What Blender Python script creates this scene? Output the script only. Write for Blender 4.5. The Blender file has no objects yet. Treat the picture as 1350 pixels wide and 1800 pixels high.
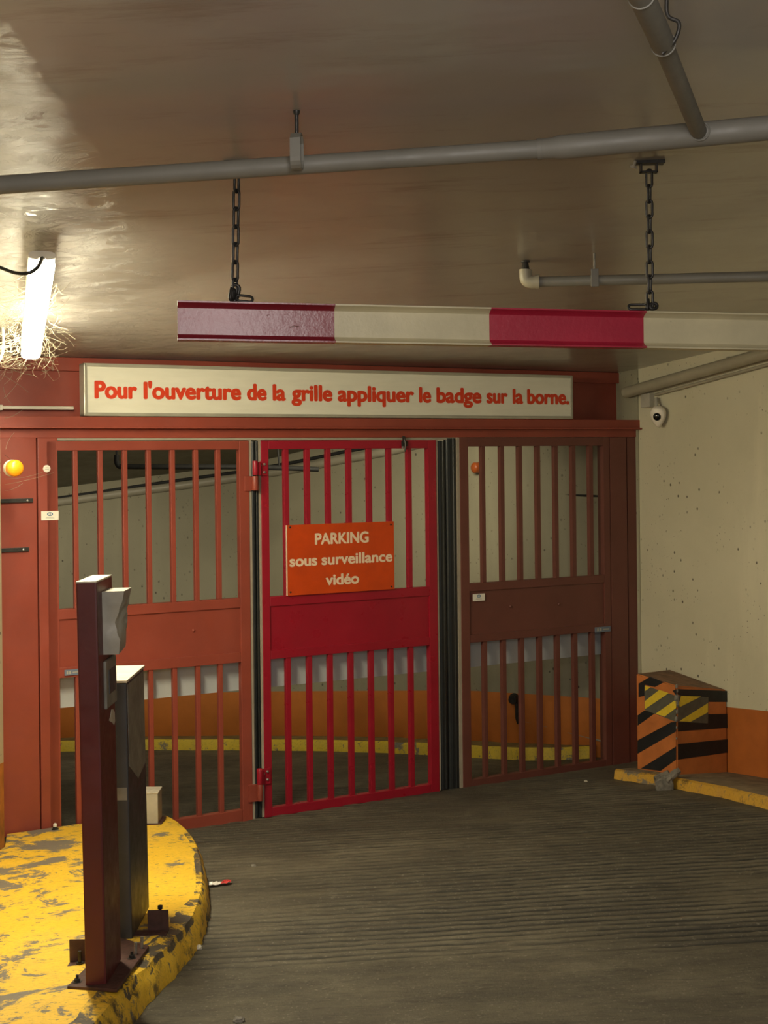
import bpy, bmesh, math, random
from mathutils import Vector as V, Matrix, noise

random.seed(7)
S = bpy.context.scene
COL = S.collection
PI = math.pi

# ------------------------------------------------------------------ camera
F, CX, CY, ROLL = 2350.0, 675.0, 809.0, 0.011      # focal length in pixels of 1350x1800, level line, roll
cr, sr = math.cos(ROLL), math.sin(ROLL)
cd = bpy.data.cameras.new('camera')
cam = bpy.data.objects.new('camera', cd)
COL.objects.link(cam)
cd.sensor_fit = 'VERTICAL'
cd.sensor_height = 24.0
cd.lens = F * 24.0 / 1800.0
cd.shift_y = -(900.0 - CY) / 1800.0
cd.clip_start = 0.05
cam.matrix_world = Matrix(((cr, sr, 0, 0), (0, 0, -1, 0), (-sr, cr, 0, 0), (0, 0, 0, 1)))
S.camera = cam
S.view_settings.view_transform = 'Standard'
S.view_settings.look = 'None'
S.view_settings.gamma = 1.0
S.view_settings.exposure = 0.0
S.view_settings.use_curve_mapping = False

# ------------------------------------------------------------------ world and lights
wd = bpy.data.worlds.new('world')
S.world = wd
wd.use_nodes = True
wd.node_tree.nodes['Background'].inputs[0].default_value = (1.0, 0.90, 0.76, 1)
wd.node_tree.nodes['Background'].inputs[1].default_value = 0.19


def area(name, loc, target, size, sy, power, col):
    l = bpy.data.lights.new(name, 'AREA')
    l.shape = 'RECTANGLE'
    l.size, l.size_y = size, sy
    l.energy = power
    l.color = col
    o = bpy.data.objects.new(name, l)
    COL.objects.link(o)
    o.location = loc
    o.rotation_euler = (V(target) - V(loc)).to_track_quat('-Z', 'Y').to_euler()
    return o


LAMP_STRENGTH = 50.0
LAMP_WATTS = 95.0
LAMP_COL = (1.0, 0.91, 0.64)
for nm_, loc_, w_ in (('ceiling_lamp_up_the_ramp', (0.25, 0.95, 0.74), 80), ('unseen_low_fill', (-0.2, -0.8, 0.05), 125)):  # second one is an unseen fill added low behind the camera
    pl = bpy.data.lights.new(nm_, 'POINT')
    pl.energy = w_
    pl.shadow_soft_size = 0.25
    pl.color = (1.0, 0.94, 0.88)
    po = bpy.data.objects.new(nm_, pl)
    COL.objects.link(po)
    po.location = loc_
area('fill_light_behind_header', (-0.1, 8.60, 0.34), (-1.1, 10.42, 0.10), 1.4, 0.15, 21, (1.0, 0.90, 0.66))  # unseen area light added behind the header to brighten the far wall
area('tube_light_round_the_bend', (-3.2, 9.6, -0.1), (-3.4, 11.4, -0.5), 0.8, 0.2, 14, (1.0, 0.90, 0.68))

# ------------------------------------------------------------------ measuring the place
def ray(x, y):
    u, v = (x - CX) / F, (CY - y) / F
    return V((cr * u + sr * v, 1.0, -sr * u + cr * v))


def proj(p):
    X, Z = p[0] / p[1], p[2] / p[1]
    return CX + F * (cr * X - sr * Z), CY - F * (sr * X + cr * Z)


def hit(x, y, P, N):
    d = ray(x, y)
    return d * (P.dot(N) / d.dot(N))


g = ray(4950, 762); g.z = 0; g.normalize()             # along the gate
wdir = ray(-610, 1050).normalized()                    # down the ramp, along the right wall
gn = g.cross(V((0, 0, 1))).normalized()                # out of the gate, to the viewer
G0 = ray(465, 1437) * 7.78
fn = g.cross(wdir).normalized()
if fn.z < 0: fn.negate()
C0 = hit(600, 642, G0 - gn * 0.17, gn)                 # on the ceiling
W0 = hit(1095, 655, C0, fn)
wn = wdir.cross(V((0, 0, 1))).normalized()
if wn.x > 0: wn.negate()                               # right wall faces left


def FL(x, y, h=0.0): return hit(x, y, G0 + fn * h, fn)      # pixel on the ramp (raised by h)
def CE(x, y, d=0.0): return hit(x, y, C0 - fn * d, fn)      # pixel on the ceiling (lowered by d)
def WA(x, y, d=0.0): return hit(x, y, W0 + wn * d, wn)      # pixel on the right wall
def floor_z(x, y, h=0.0): return G0.z + h - ((x - G0.x) * fn.x + (y - G0.y) * fn.y) / fn.z
def ceil_z(x, y): return C0.z - ((x - C0.x) * fn.x + (y - C0.y) * fn.y) / fn.z


def sz(px, py, n=0.0):                                  # pixel -> (s, z) on the gate plane moved out by n
    p = hit(px, py, G0 + gn * n, gn)
    return (p - G0).dot(g), p.z


def sx(px, py=1050, n=0.0): return sz(px, py, n)[0]
def GP(s, n, z):
    p = G0 + g * s + gn * n
    return V((p.x, p.y, z))


# ------------------------------------------------------------------ materials
class NT:
    def __init__(self, name):
        self.m = bpy.data.materials.new(name)
        self.m.use_nodes = True
        self.t = self.m.node_tree
        self.b = self.t.nodes['Principled BSDF']
        self.tc = None

    def n(self, kind, **kw):
        nd = self.t.nodes.new(kind)
        for k, v in kw.items():
            if k in nd.inputs: nd.inputs[k].default_value = v
            else: setattr(nd, k, v)
        return nd

    def l(self, a, b): self.t.links.new(a, b)

    def co(self, scale=(1, 1, 1), rot=(0, 0, 0)):
        if self.tc is None: self.tc = self.t.nodes.new('ShaderNodeTexCoord')
        mp = self.t.nodes.new('ShaderNodeMapping')
        mp.inputs['Scale'].default_value = scale
        mp.inputs['Rotation'].default_value = rot
        self.l(self.tc.outputs['Object'], mp.inputs['Vector'])
        return mp.outputs['Vector']

    def noise(self, scale, detail=6, rough=0.6, vec=None, dist=0.0):
        nd = self.n('ShaderNodeTexNoise', Scale=scale, Detail=detail, Roughness=rough, Distortion=dist)
        self.l(vec if vec is not None else self.co(), nd.inputs['Vector'])
        return nd.outputs['Fac']

    def ramp(self, fac, stops):
        r = self.t.nodes.new('ShaderNodeValToRGB')
        e = r.color_ramp.elements
        while len(e) < len(stops): e.new(0.5)
        for i, (p, c) in enumerate(stops):
            e[i].position = p
            e[i].color = (c, c, c, 1) if isinstance(c, (int, float)) else (*c, 1)
        self.l(fac, r.inputs['Fac'])
        return r.outputs['Color']

    def mix(self, fac, a, b, mode='MIX'):
        m = self.t.nodes.new('ShaderNodeMix')
        m.data_type = 'RGBA'
        m.blend_type = mode
        for val, idx in ((fac, 0), (a, 6), (b, 7)):
            if isinstance(val, (int, float)): m.inputs[idx].default_value = val if idx == 0 else (val, val, val, 1)
            elif isinstance(val, (tuple, list)): m.inputs[idx].default_value = (*val[:3], 1)
            else: self.l(val, m.inputs[idx])
        return m.outputs[2]

    def base(self, c):
        if isinstance(c, tuple): self.b.inputs['Base Color'].default_value = (*c, 1)
        else: self.l(c, self.b.inputs['Base Color'])

    def rough(self, r):
        if isinstance(r, (int, float)): self.b.inputs['Roughness'].default_value = r
        else: self.l(r, self.b.inputs['Roughness'])

    def bump(self, h, strength=0.3, dist=0.01):
        bp = self.n('ShaderNodeBump', Strength=strength, Distance=dist)
        self.l(h, bp.inputs['Height'])
        self.l(bp.outputs['Normal'], self.b.inputs['Normal'])


def simple(name, col, rough=0.5, metal=0.0, var=0.15, vs=6.0, bump=0.12, bs=60.0, spots=None):
    t = NT(name)
    dark = tuple(c * (1 - var * 1.6) for c in col)
    light = tuple(min(1, c * (1 + var)) for c in col)
    c = t.ramp(t.noise(vs), [(0.3, dark), (0.7, light)])
    if spots:
        c = t.mix(t.ramp(t.noise(spots[1], 8, 0.7), [(spots[2], 0), (spots[2] + 0.03, 1)]), c, spots[0])
    t.base(c)
    t.rough(t.ramp(t.noise(vs * 3), [(0.3, max(0.05, rough - 0.1)), (0.7, min(1, rough + 0.1))]))
    t.b.inputs['Metallic'].default_value = metal
    if bump: t.bump(t.noise(bs), bump, 0.003)
    return t.m


M = {}
M['oxide'] = simple('oxide red paint', (0.28, 0.056, 0.034), 0.42, var=0.10, vs=3, bump=0.08, bs=120)
M['oxide_shaded'] = simple('oxide paint with shade in colour', (0.145, 0.046, 0.034), 0.46, var=0.10, vs=3, bump=0.08, bs=120)  # oxide red darkened: shade of the dim right side put into the colour
M['crimson'] = simple('crimson paint', (0.32, 0.009, 0.024), 0.34, var=0.08, vs=3, bump=0.05, bs=120)
M['post_red'] = simple('dark red paint', (0.098, 0.0125, 0.0135), 0.42, var=0.12, vs=5, spots=((0.30, 0.14, 0.10), 30, 0.74))
M['plate_dark'] = simple('grimy dark red steel', (0.07, 0.028, 0.022), 0.6, var=0.3, vs=20, bump=0.3)
M['charcoal'] = simple('charcoal grey paint', (0.042, 0.045, 0.052), 0.45, var=0.15)
M['sheet_grey'] = simple('scuffed grey sticker film', (0.24, 0.225, 0.185), 0.6, var=0.2, vs=12)
M['box_grey'] = simple('aged light grey enamel', (0.40, 0.375, 0.31), 0.5, var=0.12, vs=10, spots=((0.13, 0.11, 0.09), 25, 0.70))
M['lid'] = simple('dusty pale metal', (0.55, 0.50, 0.40), 0.5, var=0.15, vs=15)
M['steel'] = simple('galvanised steel', (0.42, 0.41, 0.38), 0.35, metal=0.8, var=0.2, vs=30)
M['dark_steel'] = simple('dark oily steel', (0.045, 0.042, 0.038), 0.45, metal=0.5, var=0.25, vs=40, bump=0.2)
M['pipe'] = simple('grey pipe paint', (0.175, 0.166, 0.140), 0.55, var=0.08, vs=4, bump=0.06, bs=50)
M['pipe_wall'] = simple('beige pipe paint', (0.33, 0.30, 0.22), 0.45, var=0.1, vs=4)
M['pipe_black'] = simple('black pipe paint', (0.012, 0.012, 0.011), 0.75)
M['rubber'] = simple('black rubber', (0.018, 0.021, 0.023), 0.42, var=0.1, bump=0.04)
M['seal_edge'] = simple('grey aluminium edging', (0.36, 0.31, 0.24), 0.45, var=0.1)
M['alu'] = simple('brushed aluminium trim', (0.42, 0.40, 0.32), 0.4, metal=0.3, var=0.08)
M['white_plastic'] = simple('off white plastic', (0.72, 0.66, 0.55), 0.4, var=0.05)
M['sheet_white'] = simple('off white backing sheet', (0.52, 0.54, 0.54), 0.5, var=0.05, vs=3, bump=0.0)
M['sticker'] = simple('white sticker', (0.80, 0.76, 0.66), 0.5, var=0.02, bump=0)
M['blue'] = simple('blue ink', (0.05, 0.16, 0.30), 0.5, var=0.02, bump=0)
M['ink_grey'] = simple('grey ink', (0.40, 0.38, 0.33), 0.5, var=0.02, bump=0)
M['tag_blue'] = simple('grey blue tag', (0.15, 0.19, 0.26), 0.4, var=0.1)
M['sign_red'] = simple('red vinyl lettering', (0.62, 0.045, 0.010), 0.45, var=0.03, bump=0)
M['orange_plate'] = simple('orange red sign enamel', (0.58, 0.060, 0.004), 0.42, var=0.08, vs=8, bump=0.02)
M['cream_letters'] = simple('cream vinyl lettering', (0.80, 0.62, 0.45), 0.5, var=0.03, bump=0)
M['amber'] = simple('amber plastic', (0.85, 0.30, 0.01), 0.25, var=0.05)
M['amber_dull'] = simple('dull amber plastic', (0.45, 0.10, 0.02), 0.35, var=0.05)
M['lens'] = simple('black glass', (0.005, 0.005, 0.006), 0.06, var=0, bump=0)
M['cable_black'] = simple('black cable', (0.015, 0.014, 0.012), 0.4, bump=0)
M['web'] = simple('dusty cobweb', (0.34, 0.30, 0.21), 0.9, var=0.1, bump=0)
M['rubble'] = simple('broken concrete', (0.22, 0.20, 0.165), 0.9, var=0.35, vs=20, bump=0.8, bs=60)
M['wrap_red'] = simple('red wrapper foil', (0.55, 0.05, 0.05), 0.3, bump=0)
M['wrap_white'] = simple('white wrapper foil', (0.7, 0.66, 0.6), 0.3, bump=0)
M['black_stripe'] = simple('black stripe paint', (0.012, 0.013, 0.014), 0.5, var=0.2, spots=((0.3, 0.1, 0.03), 40, 0.76))
M['reflect_yellow'] = simple('reflective yellow film', (0.72, 0.52, 0.04), 0.35, var=0.08, vs=25)
M['reflect_grey'] = simple('faded grey film', (0.10, 0.095, 0.07), 0.45, var=0.15, vs=25)


def m_sign_face():
    t = NT('off white sign face')
    c = t.ramp(t.noise(5, 5, 0.6, t.co((1, 1, 6))), [(0.3, (0.68, 0.66, 0.54)), (0.7, (0.74, 0.72, 0.60))])
    t.base(c); t.rough(0.35)
    return t.m
M['sign_face'] = m_sign_face()


def m_ceiling():
    t = NT('glossy ceiling paint')
    ang = math.atan2(g.y, g.x)
    c = t.ramp(t.noise(0.7, 5), [(0.3, (0.32, 0.302, 0.272)), (0.7, (0.37, 0.352, 0.320))])
    st = t.ramp(t.noise(1.6, 9, 0.72, t.co((0.6, 3.4, 1), (0, 0, 0.1))), [(0.55, 0), (0.68, 1)])
    c = t.mix(st, c, (0.24, 0.21, 0.172))
    sc = t.ramp(t.noise(9, 4, 0.6, t.co((1, 7, 1), (0, 0, 0.9))), [(0.76, 0), (0.79, 1)])
    c = t.mix(sc, c, (0.46, 0.41, 0.34))
    t.base(c)
    t.rough(t.ramp(t.noise(3, 8, 0.7), [(0.3, 0.30), (0.7, 0.44)]))
    a = t.noise(1.6, 3, 0.55, t.co((1, 1.5, 1)))
    b = t.noise(26, 6, 0.7)
    # old peeling paint patch along the left side
    sp = t.t.nodes.new('ShaderNodeSeparateXYZ')
    t.l(t.co(), sp.inputs[0])
    msk = t.n('ShaderNodeMapRange')
    msk.inputs[1].default_value, msk.inputs[2].default_value = -1.3, -1.9
    t.l(sp.outputs['X'], msk.inputs[0])
    peel = t.mix(1.0, t.ramp(t.noise(5.0, 12, 0.75, t.co((1, 1.5, 1)), 0.8), [(0.42, 0), (0.50, 0.75), (0.62, 1)]), msk.outputs[0], 'MULTIPLY')
    t.bump(t.mix(0.5, t.mix(0.03, a, b), peel), 0.75, 0.035)
    t.b.inputs['Coat Weight'].default_value = 0.75
    t.b.inputs['Coat Roughness'].default_value = 0.24
    for l_ in list(t.t.links):
        if l_.to_socket == t.b.inputs['Normal']: t.l(l_.from_socket, t.b.inputs['Coat Normal'])
    return t.m
M['ceiling'] = m_ceiling()


def m_wall(name, c1, c2, pits=0.60, scale=1.0, stain=True):
    t = NT(name)
    c = t.ramp(t.noise(1.1, 7, 0.6), [(0.3, c1), (0.7, c2)])
    if stain:
        s = t.ramp(t.noise(1.3, 6, 0.6, t.co((2.2, 2.2, 0.35))), [(0.52, 0), (0.75, 0.55)])
        c = t.mix(s, c, tuple(x * 1.25 for x in c2))
    # small form-work pits and dark spots, sparse
    vor = t.n('ShaderNodeTexVoronoi', Scale=17.0 * scale)
    t.l(t.co((1, 1, 0.8)), vor.inputs['Vector'])
    small = t.ramp(vor.outputs['Distance'], [(0.09, 1), (0.15, 0)])
    gate = t.ramp(t.noise(2.6, 6, 0.7), [(0.44, 0), (0.56, 1)])
    pm = t.mix(1.0, small, gate, 'MULTIPLY')
    c = t.mix(pm, c, (0.10, 0.085, 0.06))
    vor2 = t.n('ShaderNodeTexVoronoi', Scale=42.0 * scale)
    t.l(t.co((1, 1, 0.7)), vor2.inputs['Vector'])
    fine = t.mix(1.0, t.ramp(vor2.outputs['Distance'], [(0.10, 1), (0.16, 0)]), t.ramp(t.noise(3.1, 6, 0.7), [(0.50, 0), (0.60, 1)]), 'MULTIPLY')
    c = t.mix(fine, c, (0.14, 0.12, 0.085))
    scr = t.ramp(t.noise(7, 3, 0.5, t.co((3, 3, 0.5))), [(0.765, 0), (0.785, 0.8)])
    c = t.mix(scr, c, (0.75, 0.72, 0.60))
    blot = t.ramp(t.noise(9, 9, 0.75), [(0.66, 0), (0.73, 0.6)])
    c = t.mix(blot, c, (0.16, 0.14, 0.10))
    t.base(c)
    t.rough(0.72)
    t.bump(t.mix(0.5, t.noise(16, 8, 0.7), pm), 0.35, 0.01)
    return t.m
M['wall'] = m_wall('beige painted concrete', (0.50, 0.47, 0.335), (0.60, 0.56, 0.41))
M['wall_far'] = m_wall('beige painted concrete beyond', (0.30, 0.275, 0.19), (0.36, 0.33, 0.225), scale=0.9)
M['wall_left'] = m_wall('cream painted concrete', (0.45, 0.38, 0.25), (0.55, 0.47, 0.32))
M['dado'] = simple('orange dado paint', (0.42, 0.115, 0.018), 0.6, var=0.14, vs=2.5, bump=0.3, bs=25)
M['dado_far_lit'] = simple('orange dado paint lit in colour', (0.68, 0.215, 0.040), 0.6, var=0.12, vs=2.5, bump=0.3, bs=25)  # same orange brightened: light on the far dado put into the colour
M['dado_left'] = simple('ochre dado paint', (0.45, 0.17, 0.03), 0.6, var=0.3, vs=8, bump=0.3, bs=25)
M['block_orange'] = simple('orange block paint', (0.50, 0.155, 0.036), 0.55, var=0.14, vs=7, bump=0.35, bs=25, spots=((0.12, 0.08, 0.05), 14, 0.72))


def m_floor():
    t = NT('worn ribbed concrete')
    c = t.ramp(t.noise(1.2, 9, 0.68), [(0.28, (0.062, 0.053, 0.036)), (0.52, (0.125, 0.108, 0.074)), (0.75, (0.215, 0.188, 0.132))])
    st = t.ramp(t.noise(3.0, 9, 0.75, t.co((0.5, 2.4, 1))), [(0.44, 0), (0.66, 0.7)])
    c = t.mix(st, c, (0.045, 0.039, 0.030))
    ag = t.ramp(t.noise(75, 3, 0.6), [(0.61, 0), (0.67, 0.55)])
    c = t.mix(ag, c, (0.28, 0.25, 0.20))
    pat = t.ramp(t.noise(4.5, 10, 0.8), [(0.58, 0), (0.66, 0.6)])
    c = t.mix(pat, c, (0.18, 0.16, 0.12))
    tex = t.ramp(t.noise(26, 10, 0.8, t.co((0.45, 1.7, 1))), [(0.30, 0.35), (0.50, 0.95), (0.70, 1.0)])
    c = t.mix(1.0, c, tex, 'MULTIPLY')
    at = t.n('ShaderNodeAttribute', attribute_name='dirt_shade')  # groove dirt together with the grooves' shade, put into the colour
    brk = t.ramp(t.noise(9, 8, 0.75, t.co((0.5, 3, 1))), [(0.30, 0.4), (0.50, 1)])
    c = t.mix(t.mix(1.0, t.ramp(at.outputs['Fac'], [(0.06, 0), (0.40, 0.92)]), brk, 'MULTIPLY'), c, (0.014, 0.012, 0.009))
    t.base(c)
    t.rough(t.ramp(t.noise(5, 6), [(0.3, 0.55), (0.7, 0.8)]))
    a = t.noise(20, 10, 0.75, t.co((0.45, 1.4, 1)))
    b = t.noise(110, 5, 0.7)
    t.bump(t.mix(0.35, a, b), 0.75, 0.018)
    return t.m
M['floor'] = m_floor()


def m_yellow(name, wear, grime, y1=(0.80, 0.48, 0.022), y2=(0.88, 0.56, 0.045), stretch=(1, 1, 1), gray=(0.19, 0.165, 0.125), slope=0.0):
    t = NT(name)
    c = t.ramp(t.noise(1.6, 6), [(0.3, y1), (0.7, y2)])
    pale = t.ramp(t.noise(6, 8, 0.7), [(0.5, 0), (0.70, 0.55)])
    c = t.mix(pale, c, tuple(v * k for v, k in zip(y1, (0.80, 0.86, 3.2))))
    gr = t.ramp(t.noise(70, 6, 0.75, t.co((0.7, 1.6, 1))), [(0.50, 0), (0.66, 0.5)])
    c = t.mix(gr, c, tuple(v * 0.50 for v in y1))
    wn_ = t.noise(3.4, 11, 0.72, t.co(stretch), 0.4)
    if slope:
        sp = t.t.nodes.new('ShaderNodeSeparateXYZ')
        t.l(t.co(), sp.inputs[0])
        ma = t.n('ShaderNodeMath', operation='MULTIPLY_ADD')
        ma.inputs[1].default_value = -slope
        t.l(sp.outputs['X'], ma.inputs[0])
        t.l(wn_, ma.inputs[2])
        wn_ = ma.outputs[0]
    w = t.ramp(wn_, [(wear, 0), (wear + 0.025, 1)])
    c = t.mix(w, c, gray)
    chips = t.ramp(t.noise(22, 8, 0.7, t.co((1, 2.2, 1))), [(0.60, 0), (0.63, 1)])
    c = t.mix(chips, c, tuple(v * 0.75 for v in gray))
    d = t.ramp(t.noise(7, 9, 0.75), [(grime, 0), (grime + 0.10, 0.85)])
    c = t.mix(d, c, (0.035, 0.028, 0.02))
    t.base(c)
    t.rough(0.55)
    h = t.mix(w, t.noise(40, 6, 0.7), 0.2)
    t.bump(h, 0.4, 0.006)
    return t.m
M['yellow_top'] = m_yellow('worn yellow paint', 0.545, 0.80, slope=0.135)
M['yellow_edge'] = m_yellow('chipped yellow paint', 0.50, 0.50, gray=(0.09, 0.076, 0.056))
M['yellow_side'] = m_yellow('grimy yellow paint', 0.55, 0.51)
M['yellow_right'] = m_yellow('dirty yellow kerb paint', 0.56, 0.55, (0.56, 0.30, 0.03), (0.62, 0.36, 0.05))
M['block_top'] = simple('dusty worn block top', (0.20, 0.105, 0.055), 0.75, var=0.3, vs=12, bump=0.4, bs=40)
M['yellow_far'] = m_yellow('patchy yellow kerb paint', 0.57, 0.62, (0.66, 0.46, 0.025), (0.72, 0.52, 0.04))
M['kerb_top'] = simple('dirty kerb top', (0.17, 0.125, 0.075), 0.8, var=0.3, vs=9, bump=0.5, bs=40, spots=((0.30, 0.20, 0.06), 7, 0.62))
M['far_kerb_top'] = simple('dirty ochre kerb top', (0.21, 0.15, 0.05), 0.8, var=0.25, vs=9)
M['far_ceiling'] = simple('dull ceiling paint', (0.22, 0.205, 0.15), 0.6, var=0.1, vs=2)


def m_beam(name, col, rough, chip):
    t = NT(name)
    c = t.ramp(t.noise(4, 6), [(0.3, tuple(v * 0.85 for v in col)), (0.7, tuple(min(1, v * 1.1) for v in col))])
    k = t.ramp(t.noise(16, 9, 0.72, t.co((0.8, 1, 2))), [(chip, 0), (chip + 0.02, 1)])
    c = t.mix(k, c, (0.10, 0.05, 0.035))
    t.base(c)
    t.rough(rough)
    t.bump(t.mix(0.5, t.noise(45, 6, 0.65), k), 0.35, 0.006)
    return t.m
M['beam_red'] = m_beam('glossy dark red beam paint', (0.22, 0.018, 0.028), 0.25, 0.66)
M['beam_red_new'] = m_beam('crimson beam paint', (0.40, 0.018, 0.045), 0.40, 0.78)
M['beam_cream'] = m_beam('cream beam paint', (0.58, 0.52, 0.335), 0.42, 0.70)


def m_lamp():
    t = NT('lit tube diffuser')
    t.base((0.9, 0.9, 0.85))
    t.b.inputs['Emission Color'].default_value = (*LAMP_COL, 1)
    t.b.inputs['Emission Strength'].default_value = LAMP_STRENGTH
    return t.m
M['lamp'] = m_lamp()

# ------------------------------------------------------------------ mesh helpers
def add_box(bm, corners, bev=0.0, seg=2, mi=0):
    """corners: 8 points, bottom ring then top ring"""
    vs = [bm.verts.new(c) for c in corners]
    fs = [bm.faces.new([vs[i] for i in q]) for q in
          ((3, 2, 1, 0), (4, 5, 6, 7), (0, 1, 5, 4), (1, 2, 6, 5), (2, 3, 7, 6), (3, 0, 4, 7))]
    for f in fs: f.material_index = mi
    if bev > 0:
        es = list({e for f in fs for e in f.edges})
        bmesh.ops.bevel(bm, geom=es, offset=bev, segments=seg, profile=0.6, affect='EDGES')


def abox(bm, x0, x1, y0, y1, z0, z1, bev=0.0, mi=0):
    add_box(bm, [V(c) for c in ((x0, y0, z0), (x1, y0, z0), (x1, y1, z0), (x0, y1, z0),
                                (x0, y0, z1), (x1, y0, z1), (x1, y1, z1), (x0, y1, z1))], bev, mi=mi)


def gbox(bm, s0, s1, n0, n1, z0, z1, bev=0.0, mi=0):
    add_box(bm, [GP(s0, n1, z0), GP(s1, n1, z0), GP(s1, n0, z0), GP(s0, n0, z0),
                 GP(s0, n1, z1), GP(s1, n1, z1), GP(s1, n0, z1), GP(s0, n0, z1)], bev, mi=mi)


def frames(path, closed=False):
    """parallel-transported frames along a path"""
    n = len(path)
    tan = []
    for i in range(n):
        a = path[(i - 1) % n] if (closed or i > 0) else path[i]
        b = path[(i + 1) % n] if (closed or i < n - 1) else path[i]
        tan.append((b - a).normalized())
    up = V((0, 0, 1)) if abs(tan[0].z) < 0.9 else V((1, 0, 0))
    x = tan[0].cross(up).normalized()
    out = []
    for t in tan:
        x = (x - t * x.dot(t)).normalized()
        out.append((x, t.cross(x).normalized()))
    return out


def tube(bm, path, r, seg=12, caps=True, closed=False, mi=0):
    path = [V(p) for p in path]
    rs = r if isinstance(r, (list, tuple)) else [r] * len(path)
    fr = frames(path, closed)
    rings = []
    for p, (x, y), rr in zip(path, fr, rs):
        rings.append([bm.verts.new(p + (x * math.cos(2 * PI * k / seg) + y * math.sin(2 * PI * k / seg)) * rr) for k in range(seg)])
    m = len(rings)
    for i in range(m if closed else m - 1):
        a, b = rings[i], rings[(i + 1) % m]
        for k in range(seg):
            f = bm.faces.new((a[k], a[(k + 1) % seg], b[(k + 1) % seg], b[k]))
            f.material_index = mi
    if caps and not closed:
        bm.faces.new(rings[0][::-1]).material_index = mi
        bm.faces.new(rings[-1]).material_index = mi


def prism(bm, pts, axis, bev=0.0, mi=0):
    """polygon pts extruded by vector axis"""
    a = [bm.verts.new(V(p)) for p in pts]
    b = [bm.verts.new(V(p) + V(axis)) for p in pts]
    fs = [bm.faces.new(a[::-1]), bm.faces.new(b)]
    n = len(a)
    for i in range(n):
        fs.append(bm.faces.new((a[i], a[(i + 1) % n], b[(i + 1) % n], b[i])))
    for f in fs: f.material_index = mi
    if bev:
        bmesh.ops.bevel(bm, geom=list({e for f in fs for e in f.edges}), offset=bev, segments=2, profile=0.6, affect='EDGES')


def lathe(bm, c, axis, prof, seg=24, mi=0):
    """prof: list of (distance along axis, radius)"""
    axis = V(axis).normalized()
    up = V((0, 0, 1)) if abs(axis.z) < 0.9 else V((1, 0, 0))
    x = axis.cross(up).normalized(); y = axis.cross(x)
    rings = []
    for d, r in prof:
        if r < 1e-6: rings.append([bm.verts.new(V(c) + axis * d)])
        else: rings.append([bm.verts.new(V(c) + axis * d + (x * math.cos(2 * PI * k / seg) + y * math.sin(2 * PI * k / seg)) * r) for k in range(seg)])
    for a, b in zip(rings, rings[1:]):
        for k in range(seg):
            q = [a[k % len(a)], a[(k + 1) % len(a)], b[(k + 1) % len(b)], b[k % len(b)]]
            q2 = []
            for v in q:
                if v not in q2: q2.append(v)
            if len(q2) >= 3: bm.faces.new(q2).material_index = mi
    for rg, rev in ((rings[0], True), (rings[-1], False)):
        if len(rg) > 2: bm.faces.new(rg[::-1] if rev else rg).material_index = mi


WORLD = {}


def obj(name, bm, mats, parent=None, smooth=None, origin=None):
    bmesh.ops.recalc_face_normals(bm, faces=bm.faces)
    lo = V((min(v.co.x for v in bm.verts), min(v.co.y for v in bm.verts), min(v.co.z for v in bm.verts)))
    hi = V((max(v.co.x for v in bm.verts), max(v.co.y for v in bm.verts), max(v.co.z for v in bm.verts)))
    c = V(origin) if origin is not None else (lo + hi) / 2
    for v in bm.verts: v.co -= c
    me = bpy.data.meshes.new(name)
    bm.to_mesh(me); bm.free()
    for mm in (mats if isinstance(mats, (list, tuple)) else [mats]):
        me.materials.append(M[mm] if isinstance(mm, str) else mm)
    if smooth is not None:
        me.polygons.foreach_set('use_smooth', [True] * len(me.polygons))
        me.set_sharp_from_angle(angle=math.radians(smooth))
    o = bpy.data.objects.new(name, me)
    COL.objects.link(o)
    WORLD[o.name] = c
    if parent is not None:
        o.parent = parent
        o.location = c - WORLD[parent.name]
    else:
        o.location = c
    return o


def thing(name, label, cat, loc, group=None):
    o = bpy.data.objects.new(name, None)
    COL.objects.link(o)
    o.empty_display_size = 0.1
    o.location = V(loc)
    WORLD[o.name] = V(loc)
    o['label'] = label; o['category'] = cat
    if group: o['group'] = group
    return o


def tag(o, label, cat, group=None, kind=None):
    o['label'] = label; o['category'] = cat
    if group: o['group'] = group
    if kind: o['kind'] = kind
    return o


def struct(o):
    o['kind'] = 'structure'
    return o


NB = bmesh.new


def interp(tab, x):
    if x <= tab[0][0]: a, b = tab[0], tab[1]
    elif x >= tab[-1][0]: a, b = tab[-2], tab[-1]
    else:
        for a, b in zip(tab, tab[1:]):
            if a[0] <= x <= b[0]: break
    return a[1] + (b[1] - a[1]) * (x - a[0]) / (b[0] - a[0])


def spline(pts, n):
    """Catmull-Rom through pts"""
    pts = [V(p) for p in pts]
    P = [pts[0] * 2 - pts[1]] + pts + [pts[-1] * 2 - pts[-2]]
    out = []
    for i in range(1, len(P) - 2):
        for k in range(n):
            t = k / n
            a, b, c, d = P[i - 1], P[i], P[i + 1], P[i + 2]
            out.append(0.5 * ((2 * b) + (c - a) * t + (2 * a - 5 * b + 4 * c - d) * t * t + (3 * b - a - 3 * c + d) * t ** 3))
    out.append(pts[-1])
    return out


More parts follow.
